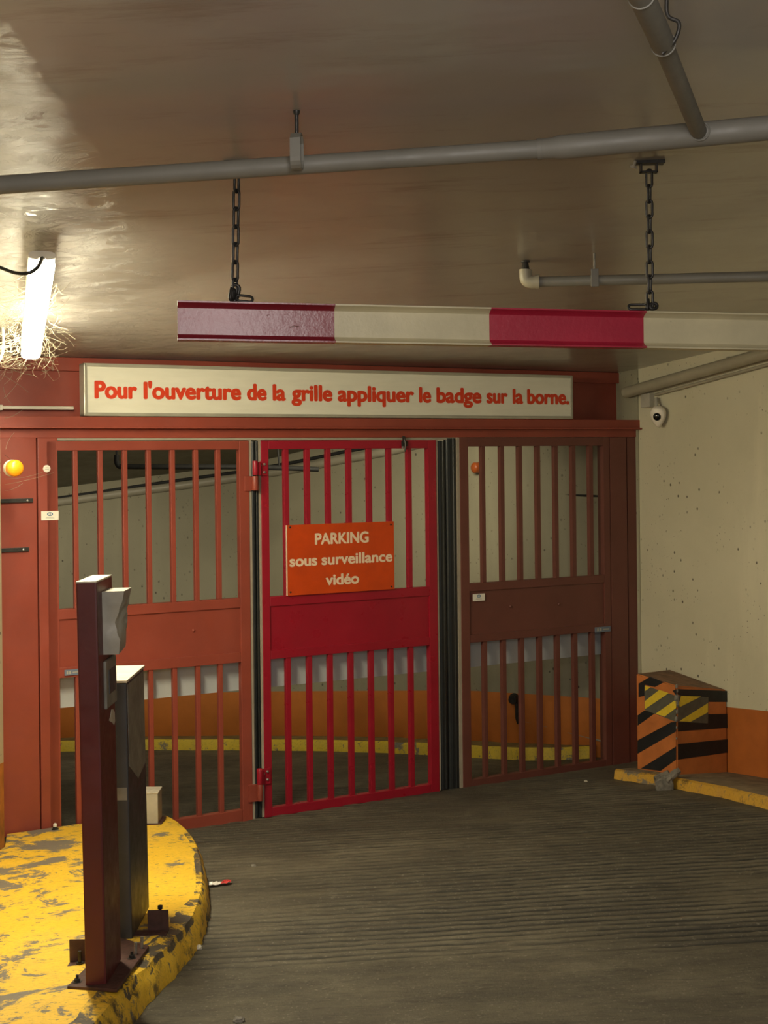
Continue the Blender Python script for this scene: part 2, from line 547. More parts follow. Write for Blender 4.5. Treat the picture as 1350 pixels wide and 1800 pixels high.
# ================================================================== THE SETTING
# ramp floor with worn ribs running across it
def build_floor():
    bm = NB()
    xs = [-9, -6, -4, -3, -2.2, -1.6, -1.2] + [-1.0 + 0.035 * i for i in range(106)] + [2.9, 3.6, 4.6, 6, 8, 10]
    ys = [-7, -4, -1, 1, 2.5, 3.3, 3.8] + [4.0 + 0.0105 * i for i in range(445)] + [8.75, 8.9, 9.1, 9.5, 10, 10.5, 11, 12, 14]
    rows = []
    dl = bm.verts.layers.float.new('dirt_shade')
    for y in ys:
        row = []
        for x in xs:
            z = floor_z(x, y)
            dirt_shade = 0.0
            if 4.0 <= y <= 8.7 and -1.02 <= x <= 2.75:
                wob = 0.016 * noise.noise(V((x * 1.7, y * 2.0, 3))) + 0.006 * noise.noise(V((x * 9, y * 9, 1)))
                ph = ((y - 0.03 * x + wob) / 0.066) % 1.0
                d = abs(ph - 0.5) * 2                       # 0 at the groove centre
                gro = max(0.0, 1 - d / 0.50) ** 0.7
                edge = 4.83 + 0.05 * noise.noise(V((x * 2.5, 0, 9)))
                m = max(0.0, min(1.0, (y - edge) / 0.03))
                m *= max(0.0, min(1.0, 0.74 + 1.15 * noise.noise(V((x * 0.9, y * 1.4, 5))) + 0.5 * noise.noise(V((x * 4.0, y * 9, 8)))))
                m *= max(0, min(1, (1.40 + (8.4 - y) * 0.51 - x) / 0.10))
                m *= 0.45 + 0.55 * max(0, min(1, (x + 0.5) / 1.2))
                dirt_shade = gro * m
                z += -0.016 * gro * m + 0.0035 * noise.noise(V((x * 6, y * 14, 2))) + 0.0015 * noise.noise(V((x * 25, y * 40, 4)))
            nv = bm.verts.new((x, y, z))
            nv[dl] = dirt_shade
            row.append(nv)
        rows.append(row)
    for a, b in zip(rows, rows[1:]):
        for i in range(len(xs) - 1):
            bm.faces.new((a[i], a[i + 1], b[i + 1], b[i]))
    return struct(obj('floor', bm, 'floor', smooth=60))
build_floor()

# ceiling slab, sloping with the ramp, up to the gate header
def build_ceiling():
    bm = NB()
    # stop just behind the header panel
    a = G0 - gn * 0.30
    def back(x): return a.y + (x - a.x) * g.y / g.x
    pts = [(-9, -7), (10, -7), (10, back(3.2)), (3.2, back(3.2)), (-4.2, back(-4.2)), (-9, back(-4.2))]
    vs = [V((x, y, ceil_z(x, y))) for x, y in pts]
    prism(bm, vs, (0, 0, 0.25))
    return struct(obj('ceiling', bm, 'ceiling'))
build_ceiling()

# right wall, straight, with orange dado
def build_wall_right():
    bm = NB()
    dado = 0.427
    p0 = W0 + wdir * 0.12
    p1 = W0 - wdir * 17.0
    out = -wn * 0.25
    for (h0, h1, mi) in ((-0.25, dado, 1), (dado, None, 0)):
        ring = []
        for p in (p0, p1):
            z0 = floor_z(p.x, p.y, h0)
            z1 = ceil_z(p.x, p.y) + 0.1 if h1 is None else floor_z(p.x, p.y, h1)
            ring.append((V((p.x, p.y, z0)), V((p.x, p.y, z1))))
        (a0, a1), (b0, b1) = ring
        add_box(bm, [b0, a0, a0 + out, b0 + out, b1, a1, a1 + out, b1 + out], mi=mi)
    bmesh.ops.remove_doubles(bm, verts=bm.verts, dist=1e-5)
    return struct(obj('wall_right', bm, ['wall', 'dado']))
build_wall_right()

# left wall, seen nearly edge-on
LW = FL(8, 1488, 0.12)
def build_wall_left():
    bm = NB()
    back = LW + V((-0.13, 0.42, 0))
    near = V((LW.x - 0.05, -7, 0))
    for (h0, h1, mi) in ((-0.25, 0.545, 1), (0.545, None, 0)):
        pts = []
        for p in (near, LW, back, back + V((-0.5, 0, 0)), near + V((-0.5, 0, 0))):
            pts.append((V((p.x, p.y, floor_z(p.x, p.y, h0))),
                        V((p.x, p.y, ceil_z(p.x, p.y) + 0.1 if h1 is None else floor_z(p.x, p.y, h1)))))
        lo = [bm.verts.new(q[0]) for q in pts]; hi = [bm.verts.new(q[1]) for q in pts]
        n = len(lo)
        fs = [bm.faces.new(lo[::-1]), bm.faces.new(hi)] + [bm.faces.new((lo[i], lo[(i + 1) % n], hi[(i + 1) % n], hi[i])) for i in range(n)]
        for f in fs: f.material_index = mi
    return struct(obj('wall_left', bm, ['wall_left', 'dado_left']))
build_wall_left()

# curved wall beyond the gate, and the ceiling over that bend
FARXY = spline([(p[0], p[1], 0) for p in ((1.74, 9.12), (1.52, 9.36), (1.22, 9.52), (0.85, 9.78), (0.31, 10.18), (-0.3, 10.55), (-0.93, 10.83),
                                          (-1.5, 11.05), (-2.06, 11.24), (-3.0, 11.45), (-4.5, 11.6), (-6.5, 11.2))], 6)
T_CEIL = [(-300, 905), (105, 855), (260, 836), (430, 815), (600, 775), (760, 735), (1100, 640)]
T_DADO = [(-300, 1235), (105, 1222), (430, 1216), (478, 1215), (751, 1213.5), (832, 1214), (1060, 1228), (1100, 1231)]


def far_hit(px, py, d=0.0):
    """pixel on the far curved wall, moved d towards the viewer"""
    r = ray(px, py)
    best = None
    for a, b in zip(FARXY, FARXY[1:]):
        e = b - a
        den = r.x * e.y - r.y * e.x
        if abs(den) < 1e-9: continue
        t = (a.x * e.y - a.y * e.x) / den
        q = r * t
        u = ((q.x - a.x) * e.x + (q.y - a.y) * e.y) / (e.x ** 2 + e.y ** 2)
        if -0.001 <= u <= 1.001 and t > 0:
            best = t if best is None else min(best, t)
    return r * (best - d)


def far_z(p, tab):
    px = CX + F * p.x / p.y
    return (ray(px, interp(tab, px)) * p.y).z


def build_far():
    bm = NB(); bc = NB()
    prev = None
    for i, p in enumerate(FARXY):
        zb = floor_z(p.x, p.y, -0.3)
        zd = far_z(p, T_DADO)
        zt = min(far_z(p, T_CEIL), ceil_z(p.x, p.y) + 0.05)
        cols = [bm.verts.new((p.x, p.y, zz)) for zz in (zb, zd, zt + 0.15)]
        s = max(-5.5, min(2.75, (p - G0).dot(g)))
        near = GP(s, -0.20, C0.z)
        cc = [bc.verts.new((p.x, p.y, zt)), bc.verts.new(near)]
        if prev:
            bm.faces.new((prev[0][0], prev[0][1], cols[1], cols[0])).material_index = 1
            bm.faces.new((prev[0][1], prev[0][2], cols[2], cols[1])).material_index = 0
            bc.faces.new((prev[1][0], cc[0], cc[1], prev[1][1]))
        prev = (cols, cc)
    w = struct(obj('wall_far', bm, ['wall_far', 'dado_far_lit'], smooth=30))
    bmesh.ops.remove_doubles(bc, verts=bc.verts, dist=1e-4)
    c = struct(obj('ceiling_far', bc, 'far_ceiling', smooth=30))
    for o in (w, c):
        md = o.modifiers.new('thickness', 'SOLIDIFY')
        md.thickness = 0.02
        md.offset = 0
build_far()

# kerb along the far wall
def build_far_kerb():
    bm = NB()
    prev = None
    n = len(FARXY)
    for i, p in enumerate(FARXY):
        if i < 7: continue
        a = FARXY[max(0, i - 1)]; b = FARXY[min(n - 1, i + 1)]
        t = (b - a).normalized()
        nrm = V((-t.y, t.x, 0))
        if nrm.y > 0: nrm.negate()
        wdt = 0.21 + 0.02 * noise.noise(V((i * 0.4, 0, 0)))
        q = p + nrm * min(wdt, 0.03 + 0.025 * (i - 7))
        h = 0.085 + 0.008 * noise.noise(V((i * 0.7, 5, 0)))
        cs = [bm.verts.new((p.x, p.y, floor_z(p.x, p.y, h))), bm.verts.new((q.x, q.y, floor_z(q.x, q.y, h))),
              bm.verts.new((q.x + nrm.x * 0.02, q.y + nrm.y * 0.02, floor_z(q.x, q.y, h - 0.02))),
              bm.verts.new((q.x + nrm.x * 0.03, q.y + nrm.y * 0.03, floor_z(q.x, q.y, -0.04)))]
        if prev:
            for k in range(3):
                bm.faces.new((prev[k], prev[k + 1], cs[k + 1], cs[k])).material_index = 1 if k == 0 else 0
        prev = cs
    o = obj('kerb', bm, ['yellow_far', 'far_kerb_top'], smooth=40)
    tag(o, 'low curved kerb with patchy yellow edge behind the gate bars', 'kerb')
build_far_kerb()

# ================================================================== KERB ISLAND (left)
def resample(pts, step):
    out = [V(pts[0])]
    for a, b in zip(pts, pts[1:]):
        a, b = V(a), V(b)
        n = max(1, int((b - a).length / step))
        for k in range(1, n + 1): out.append(a.lerp(b, k / n))
    return out


def build_island():
    H = 0.12
    edge_px = [(285, 1427), (318, 1446), (341, 1471), (353, 1500), (358, 1535), (358, 1562), (350, 1588), (337, 1612), (305, 1650), (250, 1704), (168, 1794)]
    top = [FL(x, y, H) for x, y in edge_px]
    base = [(p.x, p.y, 0) for p in top]
    base += [(-0.93, 3.5, 0), (-1.0, 2.8, 0)]
    line = resample(spline(base, 8), 0.03)
    tip = FL(285, 1427, H)
    bm = NB()
    prev = None
    n = len(line)
    top_ring = []
    for i, p in enumerate(line):
        a = line[max(0, i - 1)]; b = line[min(n - 1, i + 1)]
        t = (b - a).normalized()
        nrm = V((-t.y, t.x, 0))                   # outwards (to the road)
        if nrm.x < 0 and p.y < 7.2: nrm.negate()
        chip = 0.012 * noise.noise(V((p.y * 7, 1, 0))) + 0.007 * noise.noise(V((p.y * 22, 4, 0)))
        near = max(0.0, min(1.0, (5.6 - p.y) / 0.5))
        inner = p - nrm * (0.035 + 0.045 * near + chip * (1 + 1.6 * near))
        drop = 0.004 + near * max(0, 0.020 + 0.03 * noise.noise(V((p.y * 9, 7, 0))) + 0.015 * noise.noise(V((p.y * 30, 2, 0))))
        rows = [(inner, H), (p - nrm * (0.010 - chip * 0.5), H - drop * 0.5), (p, H - 0.012 - drop),
                (p + nrm * (0.014 + chip), H * 0.5), (p + nrm * (0.028 + chip), -0.03)]
        vs = [bm.verts.new((q.x, q.y, floor_z(q.x, q.y, hh))) for q, hh in rows]
        top_ring.append(vs[0])
        if prev:
            for k in range(4):
                f = bm.faces.new((prev[k], prev[k + 1], vs[k + 1], vs[k]))
                f.material_index = 1 if k < 2 else 2
        prev = vs
    # flat top: from the edge to the wall, the gate side closes along the gate
    w0 = GP(sx(8, 1460) - 0.35, 0.02, 0)
    tipg = GP((V((tip.x, tip.y, 0)) - V((G0.x, G0.y, 0))).dot(g), 0.02, 0)
    extra = [(LW.x - 0.018, 2.8), (LW.x + 0.002, LW.y + 0.002)]
    ev = [bm.verts.new((x, y, floor_z(x, y, H))) for x, y in extra]
    gv = [bm.verts.new((q.x, q.y, floor_z(q.x, q.y, H))) for q in (GP(sx(11, 1460), 0.015, 0), GP(sx(105, 1460), 0.015, 0), GP(sx(200, 1460), 0.03, 0), tipg + V((-0.06, 0, 0)))]
    f = bm.faces.new(top_ring + ev + gv)
    f.material_index = 0
    # back skirt at the gate
    sk = gv + [top_ring[0]]
    low = [bm.verts.new((v.co.x, v.co.y, floor_z(v.co.x, v.co.y, -0.03))) for v in sk]
    for i in range(len(sk) - 1):
        bm.faces.new((sk[i], sk[i + 1], low[i + 1], low[i])).material_index = 2
    bmesh.ops.triangulate(bm, faces=[f])
    o = obj('kerb_island', bm, ['yellow_top', 'yellow_edge', 'yellow_side'], smooth=35)
    tag(o, 'raised rounded kerb island with worn bright yellow paint under the badge post', 'kerb')
build_island()

# ================================================================== RIGHT KERB
KF = [FL(1080, 1352, 0.062), FL(1130, 1359, 0.062), FL(1189, 1368, 0.062), FL(1270, 1383, 0.062), FL(1350, 1402, 0.062)]
def build_right_kerb():
    d = (KF[-1] - KF[-2]).normalized()
    front = KF + [KF[-1] + d * 1.5, KF[-1] + d * 6]
    line = resample([(p.x, p.y, 0) for p in front[:-1]], 0.03) + [V((front[-1].x, front[-1].y, 0))]
    bm = NB()
    prev = None
    tops = []
    n = len(line)
    for i, p in enumerate(line):
        t = (line[min(n - 1, i + 1)] - line[max(0, i - 1)]).normalized()
        nrm = V((t.y, -t.x, 0))
        if nrm.x > 0: nrm.negate()
        c = 0.009 * noise.noise(V((i * 0.35, 3, 0))) + 0.002 * noise.noise(V((i * 1.3, 8, 0)))
        rows = [(p - nrm * (0.02 - c), 0.062), (p - nrm * 0.002, 0.052 + c * 0.5), (p + nrm * (0.012 + c), -0.03)]
        vs = [bm.verts.new((q.x, q.y, floor_z(q.x, q.y, hh))) for q, hh in rows]
        # back of the platform on the wall
        k = (W0 - V((p.x, p.y, 0))).dot(wn)
        e = V((p.x, p.y, 0)) + wn * (k + 0.001)
        bk = bm.verts.new((e.x, e.y, floor_z(e.x, e.y, 0.019)))
        if prev:
            bm.faces.new((prev[0], prev[1], vs[1], vs[0])).material_index = 0
            bm.faces.new((prev[1], prev[2], vs[2], vs[1])).material_index = 0
            bm.faces.new((prev[3], prev[0], vs[0], bk)).material_index = 1
        else:
            first = (vs, bk)
        prev = vs + [bk]
    vs, bk = first
    lw = bm.verts.new((bk.co.x, bk.co.y, floor_z(bk.co.x, bk.co.y, -0.03)))
    bm.faces.new((bk, vs[0], vs[1], vs[2], lw)).material_index = 0
    o = obj('kerb', bm, ['yellow_right', 'kerb_top'], smooth=35)
    tag(o, 'low straight kerb with dirty yellow edge along the right wall', 'kerb')
build_right_kerb()

# ================================================================== GATE FRAME
FR = thing('gate_portal', 'oxide red steel portal frame around the barred gate', 'gate frame', GP(sx(90, 1450), -0.05, floor_z(-1.7, 7.2, 0.12)))
z_open = sz(600, 769)[1]                     # underside of the lintel
z_lin = sz(600, 735)[1]                      # top of the lintel
z_bot = G0.z

bm = NB()                                    # header sheet behind the sign, up to the ceiling
gbox(bm, sx(-60), sx(1098, 700, -0.17), -0.20, -0.17, z_lin - 0.05, C0.z + 0.03)
gbox(bm, sx(-60), sx(1098, 700, -0.17), -0.17, -0.145, C0.z - 0.075, C0.z + 0.0, 0.004)
obj('header_panel', bm, 'oxide', FR)
bm = NB()                                    # lintel: upper channel and stepped lower face
za, zb = sz(600, 752)[1], sz(600, 756)[1]
gbox(bm, sx(-60), sx(1131, 745), -0.20, 0.02, za, z_lin, 0.004)
gbox(bm, sx(-60), sx(1131, 745), -0.20, 0.045, zb + 0.006, za + 0.004, 0.003)
gbox(bm, sx(-60), sx(1131, 745), -0.20, -0.004, z_open, zb + 0.006, 0.003)
obj('lintel', bm, 'oxide', FR)
bm = NB()
gbox(bm, sx(-60), sx(67), -0.06, -0.006, z_bot + 0.10, z_open + 0.02, 0.003)
obj('side_panel', bm, 'oxide', FR)
bm = NB()
gbox(bm, sx(69), sx(104), -0.12, 0.0, z_bot + 0.10, z_open, 0.004)
obj('post', bm, 'oxide', FR)
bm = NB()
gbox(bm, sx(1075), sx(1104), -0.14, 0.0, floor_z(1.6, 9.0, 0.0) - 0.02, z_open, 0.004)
obj('post', bm, 'oxide_shaded', FR)
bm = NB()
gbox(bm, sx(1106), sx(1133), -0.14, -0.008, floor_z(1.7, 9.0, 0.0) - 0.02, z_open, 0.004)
obj('side_panel', bm, 'oxide_shaded', FR)
bm = NB()                                    # pale track strip under the lintel
gbox(bm, sx(104), sx(1075), -0.05, -0.012, z_open - 0.014, z_open - 0.001)
obj('track_strip', bm, 'seal_edge', FR)
for y, x1 in ((881, 58), (968, 51)):         # dark flat straps reaching over the side panel
    bm = NB()
    s0, z = sz(-10, y); s1, _ = sz(x1, y)
    gbox(bm, s0, s1, -0.006, 0.006, z - 0.011, z + 0.011, 0.002)
    st = obj('strap', bm, 'dark_steel', FR)
    bm = NB()
    lathe(bm, GP(s1 - 0.03, 0.006, z), gn, [(0, 0.006), (0.004, 0.006), (0.006, 0.0)], 12)
    obj('screw', bm, 'steel', st)
bm = NB()                                    # round white badge
s, z = sz(82, 824)
lathe(bm, GP(s, 0.0, z), gn, [(0, 0.020), (0.004, 0.020), (0.006, 0.016), (0.006, 0.0)], 24)
rb = obj('round_badge', bm, 'sticker', FR)
bm = NB()
gbox(bm, s - 0.011, s + 0.011, 0.006, 0.0068, z - 0.004, z - 0.001)
gbox(bm, s - 0.009, s + 0.008, 0.006, 0.0068, z + 0.004, z + 0.007)
obj('print', bm, 'ink_grey', rb)


def sticker(px0, py0, px1, py1, n, parent, mat='sticker'):
    s0, z0 = sz(px0, py1, n); s1, z1 = sz(px1, py0, n)
    bm = NB(); gbox(bm, s0, s1, n, n + 0.0012, z0, z1)
    st = obj('sticker', bm, mat, parent)
    st['label'] = 'small white sticker with a blue oval mark'
    cs, w, h = (s0 + s1) / 2, s1 - s0, z1 - z0
    bm = NB()
    lo = []
    for rr0, rr1 in (((0.17, 0.20), (0.11, 0.11)),):
        N = 28
        o_ = [bm.verts.new(GP(cs + rr0[0] * w * math.cos(2 * PI * k / N), n + 0.0022, z0 + h * 0.68 + rr0[1] * h * math.sin(2 * PI * k / N))) for k in range(N)]
        i_ = [bm.verts.new(GP(cs + rr1[0] * w * math.cos(2 * PI * k / N), n + 0.0022, z0 + h * 0.68 + rr1[1] * h * math.sin(2 * PI * k / N))) for k in range(N)]
        for k in range(N):
            bm.faces.new((o_[k], o_[(k + 1) % N], i_[(k + 1) % N], i_[k]))
    gbox(bm, cs - 0.015 * w, cs + 0.03 * w, n + 0.0014, n + 0.0022, z0 + h * 0.60, z0 + h * 0.76)
    obj('oval_mark', bm, 'blue', st)
    bm = NB()
    for k, (a, b) in enumerate(((-0.22, 0.2), (-0.25, 0.25))):
        gbox(bm, cs + a * w, cs + b * w, n + 0.0014, n + 0.002, z0 + h * (0.32 - 0.10 * k), z0 + h * (0.36 - 0.10 * k))
    obj('print', bm, 'ink_grey', st)
    return st
sticker(72.5, 898, 103, 915, 0.001, FR)

# ================================================================== GATE LEAVES
def build_leaf(label, px, name='gate_leaf', mat='oxide'):
    """px: dictionary of pixel measurements on the gate plane"""
    st0, st1 = sx(px['l0']), sx(px['l1'])           # left stile
    st2, st3 = sx(px['r0']), sx(px['r1'])           # right stile
    zT, zTi = px['top'], px['topi']
    zm0, zm1, zm2, zm3 = px['mid']                  # rail top, panel top, panel bottom, rail bottom
    zbi, zb_ = px['bot']
    N0, N1 = -0.045, 0.0
    L = thing(name, label, 'gate', GP((st0 + st3) / 2, -0.02, zb_), None)
    def part(nm, s0, s1, n0, n1, z0, z1, m=mat, bev=0.0035, parent=L):
        b = NB(); gbox(b, s0, s1, n0, n1, z0, z1, bev); return obj(nm, b, m, parent)
    part('stile', st0, st1, N0, N1, zb_, zT)
    part('stile', st2, st3, N0, N1, zb_, zT)
    part('top_rail', st1, st2, N0, N1 - 0.001, zTi, zT)
    part('rail', st1, st2, N0, N1 - 0.001, zm1, zm0)
    part('rail', st1, st2, N0, N1 - 0.001, zm3, zm2)
    part('bottom_rail', st1, st2, N0, N1 - 0.001, zb_, zbi)
    pn = part('panel', st1, st2, N0 + 0.01, N1 - 0.010, zm2, zm1, bev=0.0)
    part('backing_sheet', st0 + 0.01, st3 - 0.01, N0 - 0.068, N0 - 0.060, px['sheet'], zm0 - 0.02, 'sheet_white', 0.0)
    proto = None
    for (a, b) in px['bars']:
        s0 = sx(a + 0.28 * (b - a)); s1 = sx(b)
        for (z0, z1) in ((zm0, zTi), (zbi, zm3)):
            part('bar', s0, s1, -0.037, -0.006, z0 - 0.002, z1 + 0.002, bev=0.003)
    for (x, y) in px.get('screws', ()):
        s, z = sz(x, y, -0.01)
        b = NB(); lathe(b, GP(s, -0.010, z), gn, [(0, 0.009), (0.005, 0.009), (0.010, 0.004), (0.011, 0)], 14)
        obj('screw', b, mat, pn)
    for (a, b_, kind) in px['seals']:
        b = NB()
        s0, s1 = sx(a), sx(b_)
        if kind == 'edge':
            gbox(b, s0, s1, -0.042, -0.004, zb_ + 0.005, zT + 0.002, 0.001)
            obj('edge_strip', b, 'seal_edge', L)
        else:
            m_, w = (s0 + s1) / 2, (s1 - s0) / 2
            prof = [(-1, -0.040), (1, -0.040), (1.0, -0.018), (0.8, -0.008), (0.35, -0.004), (0.25, -0.008), (-0.25, -0.008), (-0.35, -0.004), (-0.8, -0.008), (-1.0, -0.018)]
            prism(b, [GP(m_ + u * w, n, zb_ + 0.008) for u, n in prof], (0, 0, zT - zb_ - 0.012))
            obj('rubber_seal', b, 'rubber', L, smooth=30)
    return L


zTop = sz(600, 774)[1]; zTopi = sz(600, 789)[1]
zs_sheet = (sz(125, 1240, -0.105)[1] + sz(480, 1207, -0.105)[1] + sz(750, 1183, -0.105)[1]) / 3
zfl = lambda px: floor_z(*(GP(sx(px, 1400), 0, 0).xy), 0.0)
LEFT = build_leaf('left barred gate leaf in oxide red, beside the sticker post', dict(
    l0=84, l1=102, r0=423, r1=440.5, top=zTop, topi=zTopi,
    mid=(sz(426, 1051)[1], sz(426, 1068)[1], sz(427, 1146.5)[1], sz(426, 1164)[1]), bot=(sz(429, 1423.5)[1], sz(446, 1446)[1]),
    bars=[(128.5, 140), (172, 184), (215.7, 227.3), (258, 269), (300, 311), (341.4, 352), (380.5, 391.2)],
    sheet=zs_sheet, screws=[(340, 1108)], seals=[(440.5, 445, 'edge'), (445, 452, 'rubber')]))
MID = build_leaf('middle barred gate leaf in bright crimson carrying the orange sign', dict(
    l0=461.5, l1=475, r0=755, r1=769.5, top=zTop, topi=zTopi,
    mid=(sz(475.6, 1049)[1], sz(478, 1066)[1], sz(478, 1144)[1], sz(478, 1159)[1]), bot=(sz(479, 1419.6)[1], sz(465, 1438)[1]),
    bars=[(499, 511), (537, 548.5), (573.7, 585), (610.3, 621.5), (646, 657.2), (681.2, 692), (716.2, 727)],
    sheet=zs_sheet, seals=[(452.6, 457.5, 'rubber'), (457.5, 461.5, 'edge'), (769.5, 772.5, 'edge'), (772.5, 786.5, 'rubber')]), mat='crimson')
RIGHT = build_leaf('right barred gate leaf in oxide red darkened for shade, next to the right post', dict(
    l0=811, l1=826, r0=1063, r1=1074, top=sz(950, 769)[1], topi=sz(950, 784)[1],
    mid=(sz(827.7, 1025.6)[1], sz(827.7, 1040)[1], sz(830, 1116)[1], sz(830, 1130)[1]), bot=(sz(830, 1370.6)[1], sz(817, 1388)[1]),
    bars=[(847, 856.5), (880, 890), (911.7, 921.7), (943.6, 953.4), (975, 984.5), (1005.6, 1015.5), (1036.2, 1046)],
    sheet=zs_sheet, screws=[(897, 1066), (982, 1062)], seals=[(788.5, 806, 'rubber'), (806, 811, 'edge')]), mat='oxide_shaded')
sticker(831, 1043, 852, 1057, 0.0012, RIGHT)


def tagplate(px0, py0, px1, py1, parent):
    s0, z0 = sz(px0, py1, 0.003); s1, z1 = sz(px1, py0, 0.003)
    bm = NB(); gbox(bm, s0, s1, -0.001, 0.006, z0, z1, 0.002)
    o = obj('name_tag', bm, 'tag_blue', parent)
    o['label'] = 'grey blue tag plate'
    bm = NB()
    w = s1 - s0; h = z1 - z0
    gbox(bm, s0 + 0.12 * w, s0 + 0.22 * w, 0.006, 0.007, z0 + 0.25 * h, z1 - 0.2 * h)
    gbox(bm, s0 + 0.28 * w, s0 + 0.40 * w, 0.006, 0.007, z0 + 0.25 * h, z1 - 0.2 * h)
    gbox(bm, s0 + 0.5 * w, s0 + 0.9 * w, 0.006, 0.007, z0 + 0.4 * h, z0 + 0.6 * h)
    obj('print', bm, 'box_grey', o)
tagplate(113.5, 1175.5, 141, 1188, LEFT)
tagplate(1046, 1100.5, 1073, 1112, RIGHT)


def hinge(parent, mat, px0, px1, py0, py1, plate, bolts=()):
    """knuckle barrel between the leaves with its plate and bolts"""
    s0, z1 = sz(px0, py0, 0.03); s1, z0 = sz(px1, py1, 0.03)
    r = (s1 - s0) / 2
    bm = NB()
    lathe(bm, GP((s0 + s1) / 2, 0.030, z0), (0, 0, 1), [(0, r * 0.9), (0.004, r), (z1 - z0 - 0.004, r), (z1 - z0, r * 0.9)], 20)
    k = obj('hinge', bm, mat, parent, smooth=40)
    a, zz1 = sz(plate[0], plate[2], 0.0); b, zz0 = sz(plate[1], plate[3], 0.0)
    bm = NB()
    gbox(bm, a, b, 0.0, 0.010, zz0, zz1, 0.002)
    mid_s = (s0 + s1) / 2
    inner = a if abs(a - mid_s) < abs(b - mid_s) else b
    gbox(bm, min(inner, mid_s), max(inner, mid_s), 0.004, 0.030, zz0 + 0.004, zz1 - 0.004, 0.002)
    obj('hinge_plate', bm, mat, k)
    for (x, y) in bolts:
        s, z = sz(x, y, 0.01)
        bm = NB(); lathe(bm, GP(s, 0.010, z), gn, [(0, 0.008), (0.007, 0.008), (0.009, 0.005), (0.009, 0)], 6)
        obj('bolt', bm, 'steel', k)
hinge(MID, 'crimson', 444, 453.5, 810, 835, (455, 470, 811, 836), ((457, 818), (464.5, 816), (464.5, 830)))
hinge(LEFT, 'oxide', 443, 454, 837, 862, (429, 441, 837, 863))
hinge(MID, 'crimson', 451.5, 462, 1352, 1378, (461, 475, 1351, 1377), ((463, 1360), (470, 1356), (470, 1370)))
hinge(LEFT, 'oxide', 452, 462, 1379, 1407, (436, 452, 1380, 1408))

# latch at the top of the crimson leaf
bm = NB()
s, z = sz(708, 781, 0.0)
gbox(bm, s - 0.012, s + 0.028, 0.0, 0.012, z - 0.012, z + 0.020, 0.003)
gbox(bm, s - 0.006, s + 0.006, 0.004, 0.018, z + 0.010, z + 0.050, 0.003)
tube(bm, [GP(s + 0.004, 0.012, z + 0.046), GP(s + 0.008, 0.022, z), GP(s + 0.002, 0.020, z - 0.045)], 0.006, 8)
lt = obj('latch', bm, 'dark_steel', MID, smooth=40)
bm = NB()
lathe(bm, GP(s - 0.009, 0.010, z - 0.018), gn, [(0, 0.007), (0.010, 0.007), (0.013, 0.0)], 12)
obj('bolt', bm, 'steel', lt)

# ================================================================== SIGNS
def text_mesh(body, offset=0.0):
    cu = bpy.data.curves.new('lettering', 'FONT')
    cu.body = body
    cu.size = 1.0
    cu.offset = offset
    cu.extrude = 0.0
    o = bpy.data.objects.new('lettering', cu)
    COL.objects.link(o)
    dg = bpy.context.evaluated_depsgraph_get()
    dg.update()
    me = bpy.data.meshes.new_from_object(o.evaluated_get(dg))
    bpy.data.objects.remove(o)
    return me


def cap_height(offset):
    me = text_mesh('H', offset)
    ys = [v.co.y for v in me.vertices]
    return min(ys), max(ys)


def word(body, s0, s1, zb, ch, n, th, bold, mat, parent):
    """lettering from s0 to s1 with baseline zb and capital height ch, thickened by bold"""
    bm, offset = NB(), 0.0
    s0, s1, zb, ch = s0 + bold, s1 - bold, zb + bold * 0.8, ch - 1.6 * bold
    me = text_mesh(body, offset)
    lo, hi = cap_height(offset)
    xs = [v.co.x for v in me.vertices]
    x0, x1 = min(xs), max(xs)
    ky = ch / (hi - lo)
    kx = (s1 - s0) / (x1 - x0)
    lay = 0
    for rx, ry in [(0.0, 0.0)] + [(bold * math.cos(k * PI / 4), bold * 0.8 * math.sin(k * PI / 4)) for k in range(8)]:
        mp = [bm.verts.new(GP(s0 + (v.co.x - x0) * kx + rx, n + th + lay * 0.00003, zb + (v.co.y - lo) * ky + ry)) for v in me.vertices]
        lay += 1
        for p in me.polygons:
            try: bm.faces.new([mp[i] for i in p.vertices])
            except ValueError: pass
    bpy.data.meshes.remove(me)
    return obj('lettering', bm, mat, parent)


SN = 0.035                                                 # sign face stands this far out
bm = NB()
s0, z1 = sz(147, 637.5, SN); s1, z0 = sz(1008, 736.5, SN)
zt = (sz(147, 637.5, SN)[1] + sz(1008, 660, SN)[1]) / 2
zl = (sz(147, 731, SN)[1] + sz(1008, 737, SN)[1]) / 2
SG = thing('entrance_sign', 'long white sign with red French lettering above the gate', 'sign', GP((s0 + s1) / 2, 0.0, zl))
fw = 0.019
bm = NB()
def rail(bm, a0, a1, b0, b1): gbox(bm, a0, a1, -0.055, SN, b0, b1, 0.005)
rail(bm, s0, s1, zt - fw, zt); rail(bm, s0, s1, zl, zl + fw); rail(bm, s0, s0 + fw, zl, zt); rail(bm, s1 - fw, s1, zl, zt)
obj('sign_frame', bm, 'alu', SG)
bm = NB()
gbox(bm, s0 + 0.01, s1 - 0.01, -0.05, SN - 0.008, zl + 0.01, zt - 0.01)
obj('sign_face', bm, 'sign_face', SG)
zbase = sum(sz(x, y, SN - 0.006)[1] for x, y in ((167, 700), (420, 704.2), (580, 705.9), (650, 707.6), (1000, 710.3))) / 5
chh = sz(170, 668.5, SN)[1] - sz(170, 700, SN)[1]
bm = NB()
